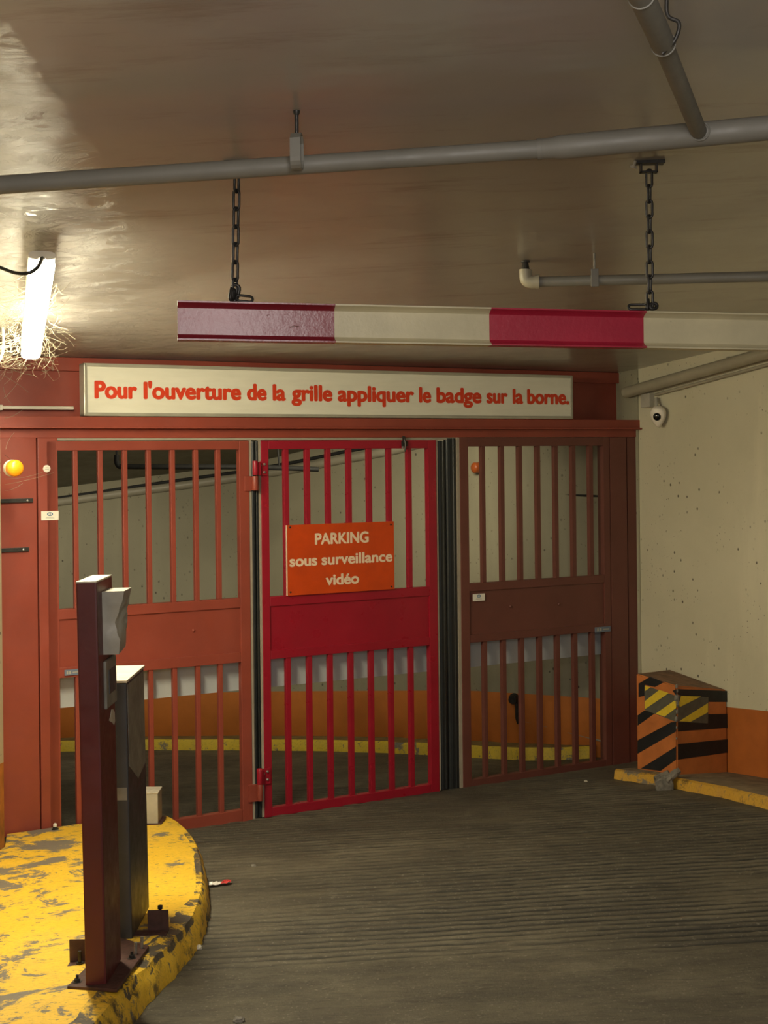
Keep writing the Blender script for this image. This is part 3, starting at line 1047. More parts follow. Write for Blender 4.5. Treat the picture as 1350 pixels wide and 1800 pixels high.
for body, a, b in (('Pour', 166.6, 242.2), ("l'ouverture", 253, 424.8), ('de', 434.7, 469.8), ('la', 480, 503.2), ('grille', 513, 585.3),
                   ('appliquer', 594.3, 728.9), ('le', 737.4, 758.9), ('badge', 768, 847.5), ('sur', 856, 893.5), ('la', 902, 920.7), ('borne.', 927.5, 1001.8)):
    word(body, sx(a, 695, SN), sx(b, 695, SN), zbase, chh, SN - 0.008, 0.0015, 0.0062, 'sign_red', SG)

# orange sign on the crimson leaf
PN = 0.012
s0 = sx(505, 985, PN); s1 = sx(693, 977, PN)
zt = (sz(504, 922.5, PN)[1] + sz(693, 917, PN)[1]) / 2
zl = (sz(505, 1047, PN)[1] + sz(693, 1036, PN)[1]) / 2
PS = thing('surveillance_sign', 'orange notice with cream PARKING lettering on the crimson gate leaf', 'sign', GP((s0 + s1) / 2, 0.0, zl))
bm = NB(); gbox(bm, s0, s1, 0.0, PN, zl, zt, 0.001)
pl = obj('sign_plate', bm, 'orange_plate', PS)
bm = NB()
gbox(bm, s0 - 0.003, s0, 0.0, PN + 0.001, zl, zt)  # plate's left thickness edge, its lit brightness put in as cream colour
obj('lit_plate_edge', bm, 'cream_letters', PS)
c1 = sz(600, 936, PN)[1] - sz(600, 956, PN)[1]
word('PARKING', sx(553.5, 947, PN), sx(648, 945, PN), sz(600, 955.6, PN)[1], c1, PN, 0.0012, 0.0034, 'cream_letters', PS)
z2 = (sz(510, 995, PN)[1] + sz(688, 988.3, PN)[1]) / 2
word('sous', sx(508.7, 985, PN), sx(557.6, 985, PN), z2, c1 * 0.97, PN, 0.0012, 0.0034, 'cream_letters', PS)
word('surveillance', sx(565, 980, PN), sx(689.6, 980, PN), z2, c1 * 0.97, PN, 0.0012, 0.0034, 'cream_letters', PS)
word('vid\u00e9o', sx(572.3, 1018, PN), sx(631, 1018, PN), sz(602, 1027.3, PN)[1], c1 * 0.97, PN, 0.0012, 0.0034, 'cream_letters', PS)
for x, y in ((510, 927), (687, 922), (511, 1041), (688, 1031)):
    s, z = sz(x, y, PN)
    bm = NB(); lathe(bm, GP(s, PN, z), gn, [(0, 0.006), (0.003, 0.005), (0.004, 0)], 12)
    obj('rivet', bm, 'dark_steel', PS)

# white conduit along the header
bm = NB()
s0, z = sz(-30, 712, 0.0); s1, z2 = sz(140, 716, 0.0)
z = z2
tube(bm, [GP(s0, -0.125, z), GP(s1, -0.125, z)], 0.0105, 12)
o = obj('conduit', bm, 'white_plastic', smooth=40)
tag(o, 'short white conduit on the red header left of the sign', 'conduit')
bm = NB(); gbox(bm, sx(12), sx(17), -0.17, -0.108, z - 0.014, z + 0.014, 0.002)
obj('clip', bm, 'white_plastic', o)

# ================================================================== BEACONS
def beacon(c, axis, r, mdome, mbase, label, cat='beacon light'):
    root = thing('beacon_light', label, cat, c)
    axis = V(axis).normalized()
    bm = NB(); lathe(bm, c, axis, [(0, r * 1.02), (r * 0.75, r * 1.02), (r * 0.8, r * 0.9), (r * 0.8, 0)], 28)
    obj('base', bm, mbase, root, smooth=40)
    bm = NB()
    prof = [(r * 0.8, r)]
    for k in range(0, 10):
        a = k / 9 * PI / 2
        prof.append((r * 1.5 + r * 0.55 * math.sin(a), r * math.cos(a) if k < 9 else 0))
    lathe(bm, c, axis, prof, 28)
    obj('dome', bm, mdome, root, smooth=50)
    return root
bc = ray(20, 823) * 6.62
beacon(bc, (0.55, -0.84, 0), 0.041, 'amber', 'white_plastic', 'bright orange beacon on the left wall beside the red side panel')
fb = far_hit(846, 822)
beacon(fb, (-0.85, -0.5, 0.0), 0.040, 'amber_dull', 'dark_steel', 'dull orange beacon on the far wall behind the right gate leaf')

# ================================================================== LAMP
A = ray(74, 464) * 4.70
Bp = ray(54, 622) * 6.45
ax = (Bp - A).normalized()
side = ax.cross(V((0, 0, 1))).normalized()
upv = side.cross(ax).normalized()
Ltot = (Bp - A).length
LMP = thing('tube_lamp', 'lit fluorescent tube lamp hung from the ceiling at the left', 'lamp', (A + Bp) / 2)
def lamp_profile(bm, d0, d1, w, hgt, mi=0, taper=1.0):
    ring = []
    N = 20
    for d, k in ((d0, taper), (d0 + 0.012, 1.0), (d1 - 0.012, 1.0), (d1, taper)):
        ring.append([bm.verts.new(A + ax * d + side * (w * k * math.copysign(abs(math.cos(2 * PI * i / N)) ** 0.7, math.cos(2 * PI * i / N)))
                                  + upv * (hgt * k * math.copysign(abs(math.sin(2 * PI * i / N)) ** 0.7, math.sin(2 * PI * i / N)))) for i in range(N)])
    for a, b in zip(ring, ring[1:]):
        for i in range(N): bm.faces.new((a[i], a[(i + 1) % N], b[(i + 1) % N], b[i]))
    bm.faces.new(ring[0][::-1]); bm.faces.new(ring[-1])
ld = bpy.data.lights.new('tube_lamp_downlight', 'AREA')          # the tube's own downward light
ld.shape = 'RECTANGLE'
ld.size, ld.size_y, ld.energy, ld.color = Ltot * 0.94, 0.07, LAMP_WATTS, LAMP_COL
lo_ = bpy.data.objects.new('tube_lamp_downlight', ld)
COL.objects.link(lo_)
sd_ = side if side.x > 0 else -side
nz_ = (sd_ * -0.34 + upv * 0.80 - ax * 0.24).normalized()
nx_ = (ax - nz_ * ax.dot(nz_)).normalized()
ny_ = nz_.cross(nx_)
pc_ = (A + Bp) / 2 - upv * 0.034 + sd_ * 0.012
lo_.matrix_world = Matrix(((nx_.x, ny_.x, nz_.x, pc_.x), (nx_.y, ny_.y, nz_.y, pc_.y), (nx_.z, ny_.z, nz_.z, pc_.z), (0, 0, 0, 1)))
bm = NB(); lamp_profile(bm, 0.0, Ltot, 0.045, 0.028, taper=0.9)
obj('diffuser', bm, 'lamp', LMP, smooth=40)
bm = NB(); lamp_profile(bm, -0.004, Ltot + 0.002, 0.048, 0.016, taper=0.98)
for v in bm.verts: v.co += upv * 0.030
obj('housing', bm, 'white_plastic', LMP, smooth=40)
for d in (0.42, Ltot - 0.30):
    p = A + ax * d + upv * 0.04
    q = V((p.x, p.y, ceil_z(p.x, p.y) - 0.001))
    bm = NB(); tube(bm, [p, q], 0.008, 8)
    obj('bracket', bm, 'dark_steel', LMP)
bm = NB()
gl = A + upv * 0.012
lathe(bm, gl - ax * 0.045, ax, [(0, 0.009), (0.014, 0.012), (0.03, 0.013), (0.045, 0.018)], 14)
obj('cable_gland', bm, 'white_plastic', LMP, smooth=40)
cpts = [gl - ax * 0.04, ray(73, 456) * 4.57, ray(66, 470) * 4.51, ray(50, 480) * 4.49, ray(28, 480) * 4.51, ray(0, 470) * 4.55, ray(-40, 452) * 4.59]
bm = NB(); tube(bm, spline(cpts, 6), 0.0062, 8)
obj('power_cable', bm, 'cable_black', LMP, smooth=60)

# cable dangling along the left wall edge
bm = NB()
tube(bm, spline([ray(-14, 520) * 6.4, ray(0, 545) * 6.4, ray(5, 575) * 6.42, ray(6, 600) * 6.45, ray(3, 625) * 6.45, ray(-10, 650) * 6.5], 6), 0.007, 8)
o = obj('cable', bm, 'white_plastic', smooth=60)
tag(o, 'white cable looping down the left wall edge beside the tube lamp', 'cable')

# cobwebs around the lamp
def webs():
    bm = NB()
    rnd = random.Random(3)
    def strand(p, q, sag, r):
        m = (p + q) / 2 + V((rnd.uniform(-1, 1), rnd.uniform(-1, 1), rnd.uniform(-1.2, 0.4))) * sag
        pts = [p.lerp(m, t).lerp(m.lerp(q, t), t) for t in (0, 0.25, 0.5, 0.75, 1)]
        tube(bm, pts, r, 3, caps=False)
    def r3(s): return V((rnd.uniform(-s, s), rnd.uniform(-s, s), rnd.uniform(-s, s)))
    for i in range(300):
        d = Ltot * (0.12 + 0.95 * rnd.random() ** 0.7)
        sgn = -1 if rnd.random() < 0.68 else 1
        reach = rnd.uniform(0.05, 0.24) if sgn < 0 else rnd.uniform(0.02, 0.08)
        p = A + ax * d + side * (0.03 * 1 if False else 0) 
        sd = side if side.x > 0 else -side
        p = A + ax * d + sd * sgn * (0.046 + rnd.random() * reach * 0.6) + r3(0.03)
        q = p + sd * sgn * reach * rnd.uniform(0.2, 0.5) + r3(0.075)
        strand(p, q, 0.035, rnd.uniform(0.0003, 0.0007))
    for i in range(120):                     # tangle under the far end, down to the header
        p = Bp + V((rnd.uniform(-0.20, 0.04), rnd.uniform(-0.05, 0.45), rnd.uniform(-0.06, 0.03)))
        q = p + r3(0.07)
        strand(p, q, 0.035, rnd.uniform(0.0003, 0.0007))
    for x0, y0, x1, y1 in ((6, 660, 50, 690), (8, 640, 60, 660), (6, 700, 30, 675), (8, 842, 75, 830), (8, 862, 40, 850), (8, 735, 40, 720), (10, 790, 25, 760), (8, 800, 36, 812), (6, 680, 22, 712), (8, 852, 94, 831)):
        strand(ray(x0, y0) * 6.8, ray(x1, y1) * 7.05, 0.03, 0.0009)
    o = obj('cobweb', bm, 'web')
    tag(o, 'dusty cobweb tangle around the lit tube lamp', 'cobweb', kind='stuff')
webs()

# ================================================================== CEILING PIPES
d_pipe = None
Hh = CE(522, 195)                                            # where the hanger rod meets the ceiling
pm = ray(522, 279) * Hh.y                                    # pipe below it
d_pipe = (C0 - pm).dot(fn)
def PP(x, y): return CE(x, y, d_pipe)
pl_, pr_ = PP(-330, 352), PP(1350, 225)
pr_ = pr_ + (pr_ - PP(952, 262)) * 2.6
PIPE = thing('ceiling_pipe', 'thick grey painted pipe crossing under the ceiling in front of the chains', 'pipe', pm)
pred = PP(952, 262)
bm = NB()
tube(bm, [pl_, PP(0, 325), pred], 0.0255, 24)
obj('pipe_run', bm, 'pipe', PIPE, smooth=40)
dpp = (pr_ - pred).normalized()
bm = NB()
tube(bm, [pred - dpp * 0.006, pred + dpp * 0.004, pred + dpp * 0.03, pred + dpp * 0.05, pr_], [0.026, 0.0275, 0.0285, 0.0325, 0.0325], 24)
obj('wide_pipe_run', bm, 'pipe', PIPE, smooth=40)
bm = NB()
tube(bm, [pred - dpp * 0.012, pred + dpp * 0.000], 0.0285, 24)
obj('weld_collar', bm, 'pipe', PIPE, smooth=40)
# hanger
hx = (pr_ - pl_).normalized()
hc = pm
bm = NB()
for sgn in (-1, 1):
    q = hc + gn * 0
bw = 0.014
loop = []
up3 = V((0, 0, 1))
fw3 = hx.cross(up3).normalized()
pts = [(-0.030, 0.050), (-0.030, 0.0)] + [(-0.030 * math.cos(a * PI / 8), -0.030 * math.sin(a * PI / 8)) for a in range(1, 8)] + [(0.030, 0.0), (0.030, 0.050), (0.012, 0.066), (-0.012, 0.066)]
outer = [hc + fw3 * a + up3 * b - hx * bw for a, b in pts]
inner = [hc + fw3 * a * 0.90 + up3 * (b * 0.90 if b < 0.06 else b - 0.004) - hx * bw for a, b in pts]
vo = [(bm.verts.new(p), bm.verts.new(p + hx * 2 * bw)) for p in outer]
vi = [(bm.verts.new(p), bm.verts.new(p + hx * 2 * bw)) for p in inner]
n = len(pts)
for i in range(n):
    j = (i + 1) % n
    bm.faces.new((vo[i][0], vo[j][0], vo[j][1], vo[i][1]))
    bm.faces.new((vi[i][0], vi[i][1], vi[j][1], vi[j][0]))
    bm.faces.new((vo[i][0], vi[i][0], vi[j][0], vo[j][0]))
    bm.faces.new((vo[i][1], vo[j][1], vi[j][1], vi[i][1]))
hg = obj('hanger', bm, 'pipe', PIPE)
bm = NB()
top = V((hc.x, hc.y, ceil_z(hc.x, hc.y)))
tube(bm, [hc + up3 * 0.062, top], 0.0055, 10)
lathe(bm, top - up3 * 0.012, up3, [(0, 0.006), (0.006, 0.009), (0.012, 0.010)], 10)
obj('rod', bm, 'dark_steel', hg, smooth=40)
# branch pipe rising from the wide run toward the viewer
bj = PP(1231, 232) + gn * 0.0
b1 = PP(1166, 78); b2 = PP(1128, -6); b3 = b2 + (b2 - b1) * 1.4
bm = NB()
tube(bm, [bj + V((0, 0.012, 0.0)), b1 + (b1 - bj) * 0.08], 0.0215, 24)
br = obj('branch_pipe', bm, 'pipe', PIPE, smooth=40)
bm = NB()
tube(bm, [b1 + (bj - b1).normalized() * 0.012, b1, b2, b3], [0.0245, 0.0255, 0.0255, 0.0255], 24)
obj('sleeve_pipe', bm, 'pipe', br, smooth=40)
bd = (b1 - bj).normalized()
for c_, r_ in ((bj + bd * 0.006, 0.0275), (b1, 0.029), (b2 + bd * 0.004, 0.029)):
    bm = NB()
    xx = bd.cross(V((0, 0, 1))).normalized(); yy = bd.cross(xx)
    tube(bm, [c_ + (xx * math.cos(2 * PI * k / 28) + yy * math.sin(2 * PI * k / 28)) * (r_ - 0.0035) for k in range(28)], 0.0026, 8, closed=True)
    obj('weld_ring', bm, 'pipe', br, smooth=60)
bm = NB()
hk = b1 + bd * 0.02
xx = bd.cross(V((0, 0, 1))).normalized()
if xx.x < 0: xx = -xx
tube(bm, spline([hk - V((0, 0, 0.027)), hk + xx * 0.028, hk + xx * 0.036 + V((0, 0, 0.035)), hk + xx * 0.012 + V((0, 0, 0.055)), hk + xx * 0.012 + V((0, 0, 0.11))], 5), 0.0045, 8)
obj('hanger', bm, 'dark_steel', br, smooth=60)

# smaller pipe further back with a capped elbow
q0 = CE(918, 459); q1 = CE(1047, 433)
e0 = ray(924, 496) * q0.y
e1 = ray(1047, 493) * (q0.y - 0.07)
dirp = (ray(1350, 486) * (q0.y - 0.20) - e0)
SP = thing('ceiling_pipe', 'thin grey pipe with an elbow hung behind the striped beam', 'pipe', e0 + dirp * 0.5)
bm = NB(); tube(bm, [e0 + dirp * 0.03, e0 + dirp * 2.4], 0.0215, 20)
obj('pipe_run', bm, 'pipe', SP, smooth=40)
bm = NB()
dn = dirp.normalized()
tube(bm, spline([e0 + dn * 0.05, e0 + dn * 0.028, e0 + dn * 0.006 + V((0, 0, 0.008)), e0 + V((0, 0, 0.03)), e0 + V((0, 0, 0.052))], 4), 0.027, 20)
tube(bm, [e0 + dn * 0.042, e0 + dn * 0.058], 0.030, 20)
obj('elbow', bm, 'pipe_wall', SP, smooth=40)
bm = NB()
et = V((e0.x, e0.y, ceil_z(e0.x, e0.y)))
lathe(bm, e0 + V((0, 0, 0.05)), (0, 0, 1), [(0, 0.018), (0.03, 0.012), (0.05, 0.007), (et.z - e0.z - 0.05, 0.006)], 12)
lathe(bm, et - V((0, 0, 0.006)), (0, 0, 1), [(0, 0.018), (0.006, 0.020)], 10)
obj('rod', bm, 'dark_steel', SP, smooth=40)
t1 = (1047 - 924) / (1350 - 924)
hc2 = e0 + dirp * t1
bm = NB()
tube(bm, [hc2 + V((0.022 * math.cos(a * 2 * PI / 20) * 0, 0, 0)) + (dn.cross(V((0, 0, 1))) * math.cos(a * 2 * PI / 20) + V((0, 0, 1)) * math.sin(a * 2 * PI / 20)) * 0.025 for a in range(20)], 0.004, 6, closed=True)
abox(bm, hc2.x - 0.016, hc2.x + 0.016, hc2.y - 0.029, hc2.y - 0.024, hc2.z - 0.028, hc2.z + 0.045, 0.002)
hg = obj('hanger', bm, 'pipe', SP)
bm = NB(); tube(bm, [hc2 + V((0, -0.02, 0.04)), V((hc2.x, hc2.y - 0.02, ceil_z(hc2.x, hc2.y - 0.02)))], 0.005, 8)
obj('rod', bm, 'steel', hg)

# ================================================================== HEIGHT LIMIT BEAM AND CHAINS
PLL = CE(416, 284); PLR = CE(1135, 284)
bdir = (V((PLR.x, PLR.y, 0)) - V((PLL.x, PLL.y, 0))).normalized()
bnrm = V((bdir.y, -bdir.x, 0))
def beam_pt(px, py):
    return hit(px, py, V((PLL.x, PLL.y, 0)), bnrm)
bt0 = beam_pt(312, 528); bt1 = beam_pt(1137, 546.5); bb0 = beam_pt(312, 597)
BH = bt0.z - bb0.z
tilt = (bt1.z - bt0.z) / ((bt1 - bt0).dot(bdir))
def beam_s(px, py=565): return (beam_pt(px, py) - bt0).dot(bdir)
bm = NB()
secs = [(0.0, 0), (beam_s(590), 1), (beam_s(864), 2), (beam_s(1137), 1), (beam_s(1700), None)]
hw = 0.031; tf = 0.0045; tw = 0.003; fi = 0.013
prof = [(hw, BH), (hw, BH - tf), (tw + 0.006, BH - fi), (tw, BH - fi - 0.006), (tw, fi + 0.006), (tw + 0.006, fi), (hw, tf), (hw, 0),
        (-hw, 0), (-hw, tf), (-tw - 0.006, fi), (-tw, fi + 0.006), (-tw, BH - fi - 0.006), (-tw - 0.006, BH - fi), (-hw, BH - tf), (-hw, BH)]
def beam_loc(s, a, h): 
    p = bt0 + bdir * s + bnrm * (a - hw + 0.0)
    return V((p.x, p.y, bt0.z - BH + h + tilt * s))
for (sa, mi), (sb, _) in zip(secs, secs[1:]):
    ra = [bm.verts.new(beam_loc(sa, a, h)) for a, h in prof]
    rb_ = [bm.verts.new(beam_loc(sb, a, h)) for a, h in prof]
    for i in range(len(prof)):
        j = (i + 1) % len(prof)
        bm.faces.new((ra[i], ra[j], rb_[j], rb_[i])).material_index = mi
    if sa == 0.0: bm.faces.new(ra).material_index = mi
bmesh.ops.remove_doubles(bm, verts=bm.verts, dist=1e-5)
o = obj('height_limit_beam', bm, ['beam_red', 'beam_cream', 'beam_red_new'], smooth=30)
tag(o, 'red and cream striped steel beam hung on two chains across the ramp', 'beam')


def link_mesh(bm, c, axis, sidev, ln, wd_, r, n=6):
    """stadium-shaped chain link"""
    axis, sidev = V(axis).normalized(), V(sidev).normalized()
    h = ln / 2 - wd_ / 2
    R_ = wd_ / 2 - r
    pts = []
    for k in range(n + 1):
        a = PI * k / n
        pts.append(V(c) + axis * (h + R_ * math.sin(a)) + sidev * (R_ * math.cos(a)))
    for k in range(n + 1):
        a = PI + PI * k / n
        pts.append(V(c) + axis * (-h + R_ * math.sin(a)) + sidev * (R_ * math.cos(a)))
    tube(bm, pts, r, 8, closed=True)


def build_chain(top, bottom, label, flip):
    root = thing('chain', label, 'chain', bottom)
    d = bottom - top
    L = d.length
    a = d.normalized()
    n = max(3, round(L / 0.0500))
    pitch = L / n
    s1 = (V((1, 0, 0)) - a * a.x).normalized()
    s2 = a.cross(s1).normalized()
    for i in range(n):
        ang = (0.42 if (i + flip) % 2 else -0.95) + 0.12 * noise.noise(V((i * 1.7, flip, 0)))
        sd = s1 * math.cos(ang) + s2 * math.sin(ang)
        bm = NB()
        link_mesh(bm, top + a * (pitch * (i + 0.5)), a, sd, pitch + 0.016, 0.027, 0.0042)
        obj('link', bm, 'dark_steel', root, smooth=60)
    return root, s1, s2, a


bl = beam_loc(beam_s(414), 0.0, BH)
topL = V((PLL.x, PLL.y, ceil_z(PLL.x, PLL.y)))
botL = bl + V((0.0, 0, 0.022))
botL = V((bl.x, bl.y, bl.z + 0.016))
CHL, s1_, s2_, a_ = build_chain(topL - V((0, 0, 0.035)), botL, 'steel chain holding the left end of the striped beam', 0)
bm = NB(); abox(bm, topL.x - 0.037, topL.x + 0.037, topL.y - 0.02, topL.y + 0.02, topL.z - 0.010, topL.z + 0.006, 0.002)
obj('ceiling_plate', bm, 'dark_steel', CHL)
bm = NB(); link_mesh(bm, topL - V((0, 0, 0.028)), V((0, 0, 1)), V((0, 1, 0)), 0.045, 0.030, 0.005)
obj('eye', bm, 'dark_steel', CHL, smooth=60)
bm = NB()
link_mesh(bm, bl + V((0.0, 0, 0.030)), V((0.25, 0, 1)), V((1, 0.2, -0.25)), 0.060, 0.034, 0.0055)
link_mesh(bm, bl + V((-0.006, -0.01, 0.024)), V((0.1, 0.3, 1)), V((0.3, 1, 0)), 0.05, 0.034, 0.0055)
obj('shackle', bm, 'dark_steel', CHL, smooth=60)
bm = NB()
link_mesh(bm, bl + V((0.030, -0.004, 0.012)), V((1, 0, -0.12)), V((0, 0.35, 1)), 0.058, 0.027, 0.0042)
obj('loose_link', bm, 'dark_steel', CHL, smooth=60)

br_ = beam_loc(beam_s(1149), 0.0, BH)
topR = V((PLR.x + 0.010, PLR.y, ceil_z(PLR.x, PLR.y)))
CHR, s1_, s2_, a_ = build_chain(topR - V((0, 0, 0.030)), V((br_.x, br_.y, br_.z + 0.016)), 'steel chain holding the right part of the striped beam', 1)
bm = NB()
abox(bm, topR.x - 0.045, topR.x + 0.048, topR.y - 0.018, topR.y + 0.018, topR.z - 0.009, topR.z + 0.006, 0.002)
abox(bm, topR.x - 0.028, topR.x + 0.026, topR.y - 0.014, topR.y + 0.014, topR.z - 0.036, topR.z - 0.031, 0.001)
abox(bm, topR.x - 0.028, topR.x - 0.023, topR.y - 0.014, topR.y + 0.014, topR.z - 0.036, topR.z - 0.006, 0.001)
abox(bm, topR.x + 0.021, topR.x + 0.026, topR.y - 0.014, topR.y + 0.014, topR.z - 0.036, topR.z - 0.006, 0.001)
cp = obj('ceiling_plate', bm, 'dark_steel', CHR)
bm = NB()
lathe(bm, topR + V((-0.052, -0.016, -0.020)), (0.3, -0.2, 1), [(-0.004, 0.012), (0.004, 0.012), (0.004, 0.005), (0.020, 0.005)], 6)
obj('bolt', bm, 'steel', cp)
bm = NB()
link_mesh(bm, br_ + V((-0.040, -0.004, 0.016)), V((1, 0, 0)), V((0, 0.4, 1)), 0.066, 0.026, 0.0042)
obj('loose_link', bm, 'dark_steel', CHR, smooth=60)
bm = NB()
link_mesh(bm, br_ + V((0.010, -0.006, 0.018)), V((1, 0.2, 0.15)), V((0, 0.3, 1)), 0.036, 0.030, 0.006)
link_mesh(bm, br_ + V((-0.006, 0.0, 0.022)), V((0.1, 0.2, 1)), V((0.4, 1, 0)), 0.046, 0.030, 0.005)
obj('shackle', bm, 'dark_steel', CHR, smooth=60)

# ================================================================== BADGE POST (kiosk in front)
def island_pt(px, py): return FL(px, py, 0.12)
pF = island_pt(187, 1735)
x1, y0 = pF.x, pF.y
x0, y1 = x1 - 0.068, y0 + 0.25
zb0 = floor_z(x0, y0, 0.118)
ztop = (ray(168.4, 1021.7) * y0).z
BP = thing('badge_reader_post', 'dark red steel post with a grey badge reader standing on the yellow island', 'post', ((x0 + x1) / 2, y0 + 0.12, zb0))
bm = NB(); abox(bm, x0, x1, y0, y1, zb0, ztop - 0.004, 0.006)
obj('post_body', bm, 'post_red', BP)
bm = NB(); abox(bm, x0, x1, y0, y1, ztop - 0.006, ztop, 0.002)
obj('top_cap', bm, 'lid', BP)
# battered reader hood: grid box whose right side slopes in, corner crushed
def build_hood():
    ya, yb = y0 + 0.078, y0 + 0.205
    zt, zbm = (ray(196, 1040) * ya).z, (ray(196, 1151) * ya).z
    bm = NB()
    nz, ny, nx = 18, 8, 6
    def P(u, v, w):                      # u across x (0 on the post), v depth, w height
        wx = 0.052 + (0.074 - 0.052) * w
        x = x1 + u * wx
        y = ya + v * (yb - ya) - 0.012 * (1 - w) * v
        z = zbm + w * (zt - zbm) + 0.012 * v * (1 - w)
        k = max(0, 1 - ((w - 0.52) / 0.28) ** 2) * max(0, 1 - (v / 0.55) ** 2) * u
        x -= 0.016 * k; y += 0.014 * k
        k2 = max(0, 1 - ((w - 0.55) / 0.45) ** 2) * u
        x -= k2 * 0.010 * (0.5 + noise.noise(V((w * 7, v * 5, 0))))
        k3 = max(0, 1 - abs(w - 0.16) / 0.07) * max(0, 1 - abs(v - 0.45) / 0.3) * u
        x += 0.006 * k3
        return V((x, y, z))
    cache = {}
    def vert(u, v, w):
        key = (round(u, 4), round(v, 4), round(w, 4))
        if key not in cache: cache[key] = bm.verts.new(P(*key))
        return cache[key]
    def grid(fn_, a, b):
        for i in range(a):
            for j in range(b):
                bm.faces.new([vert(*fn_(i / a, j / b)), vert(*fn_((i + 1) / a, j / b)), vert(*fn_((i + 1) / a, (j + 1) / b)), vert(*fn_(i / a, (j + 1) / b))])
    grid(lambda a, b: (a, 0, b), nx, nz); grid(lambda a, b: (a, 1, b), nx, nz)
    grid(lambda a, b: (1, a, b), ny, nz); grid(lambda a, b: (0, a, b), ny, nz)
    grid(lambda a, b: (a, b, 0), nx, ny); grid(lambda a, b: (a, b, 1), nx, ny)
    return obj('reader_hood', bm, 'box_grey', BP, smooth=28)
build_hood()
# keypad plate on the right face
ya, yb = y0 + 0.072, y0 + 0.238
z1k, z0k = (ray(177, 1163) * ya).z, (ray(178, 1248) * ya).z
bm = NB(); abox(bm, x1 - 0.001, x1 + 0.010, ya, yb, z0k, z1k, 0.005)
kp = obj('keypad_plate', bm, 'sheet_grey', BP)
bm = NB(); abox(bm, x1 + 0.009, x1 + 0.0125, ya + 0.035, yb - 0.03, z0k + 0.045, z1k - 0.035, 0.0015)
obj('window', bm, 'charcoal', kp)
# paint chip, modelled as a thin pale patch
bm = NB()
cpy, cpz = y0 + 0.19, (ray(197, 1262) * (y0 + 0.19)).z
shape = [(-0.055, 0.0), (-0.03, 0.012), (-0.012, 0.03), (0.02, 0.026), (0.045, 0.012), (0.05, -0.02), (0.03, -0.03), (0.0, -0.016), (-0.03, -0.008)]
prism(bm, [(x1 + 0.0005, cpy + a * 0.9, cpz + b) for a, b in shape], (0.001, 0, 0))
obj('paint_chip', bm, 'lid', BP)
# base plate
bm = NB()
c = [island_pt(118, 1738), island_pt(206, 1744), island_pt(262, 1668), island_pt(205, 1650)]
prism(bm, [V((p.x, p.y, floor_z(p.x, p.y, 0.118))) for p in c], (0, 0, 0.012), 0.002)
bpl = obj('base_plate', bm, 'plate_dark', BP)
for px_, py_ in ((136, 1731), (232, 1690)):
    p = island_pt(px_, py_)
    bm = NB(); lathe(bm, V((p.x, p.y, p.z + 0.008)), (0, 0, 1), [(0, 0.016), (0.004, 0.016), (0.004, 0.010), (0.014, 0.010), (0.014, 0.005), (0.026, 0.005)], 6)
    obj('bolt', bm, 'dark_steel', bpl)
BP.rotation_euler = (0, -0.0135, 0)

# ================================================================== GREY PEDESTAL
pF = island_pt(232, 1650)
gx1, gy0 = pF.x, pF.y
gx0, gy1 = gx1 - 0.125, gy0 + 0.36
gz0 = floor_z(gx0, gy0, 0.118)
gzt = (ray(221, 1196) * gy0).z
GPd = thing('control_pedestal', 'charcoal grey pedestal cabinet standing just behind the dark red post', 'pedestal', ((gx0 + gx1) / 2, gy0 + 0.18, gz0))
bm = NB(); abox(bm, gx0, gx1, gy0, gy1, gz0, gzt - 0.012, 0.005)
cab = obj('cabinet', bm, 'charcoal', GPd)
bm = NB(); abox(bm, gx0 - 0.002, gx1 + 0.004, gy0 - 0.004, gy1 + 0.004, gzt - 0.010, gzt, 0.002)
obj('lid', bm, 'lid', GPd)
bm = NB()                                            # scuffed grey film on the right side
zA = gzt - 0.020
prism(bm, [(gx1, gy0 + 0.02, zA), (gx1, gy1 - 0.01, zA), (gx1, gy1 - 0.01, zA - 0.36), (gx1, gy0 + 0.19, zA - 0.385), (gx1, gy0 + 0.02, zA - 0.300)], (0.0012, 0, 0))
f = obj('film', bm, 'sheet_grey', cab); f['label'] = 'scuffed lighter grey film on the side'
bm = NB()
zq = (ray(216, 1396) * gy0).z
abox(bm, gx1 - 0.044, gx1 - 0.006, gy0 - 0.0012, gy0, zq - 0.023, zq + 0.023)
f = obj('sticker', bm, 'sheet_grey', cab); f['label'] = 'small square grey sticker'
bm = NB()                                            # foot brackets
p = island_pt(279, 1637)
zz = floor_z(p.x, p.y, 0.118)
abox(bm, p.x - 0.040, p.x + 0.038, p.y - 0.003, p.y + 0.003, zz, zz + 0.080, 0.001)
abox(bm, p.x - 0.085, p.x + 0.036, p.y - 0.055, p.y + 0.003, zz, zz + 0.006, 0.001)
fb1 = obj('foot_bracket', bm, 'plate_dark', GPd)
bm = NB(); lathe(bm, V((p.x + 0.004, p.y + 0.02, zz + 0.06)), (0, 0, 1), [(-0.06, 0.006), (0.018, 0.006), (0.018, 0.010), (0.030, 0.010), (0.030, 0.0)], 6)
obj('bolt', bm, 'dark_steel', fb1)
for px_, py_ in ((238, 1682), (249, 1672)):
    q = island_pt(px_, py_)
    bm = NB(); lathe(bm, q - V((0, 0, 0.005)), (0.05, 0, 1), [(0, 0.014), (0.01, 0.014), (0.01, 0.006), (0.055, 0.006)], 8)
    obj('bolt', bm, 'steel', fb1)
bm = NB()
p = island_pt(139, 1690)
zz = floor_z(p.x, p.y, 0.118)
abox(bm, p.x - 0.032, p.x + 0.05, p.y - 0.003, p.y + 0.003, zz, zz + 0.080, 0.001)
abox(bm, p.x - 0.030, p.x + 0.05, p.y - 0.050, p.y + 0.003, zz, zz + 0.006, 0.001)
fb2 = obj('foot_bracket', bm, 'plate_dark', GPd)
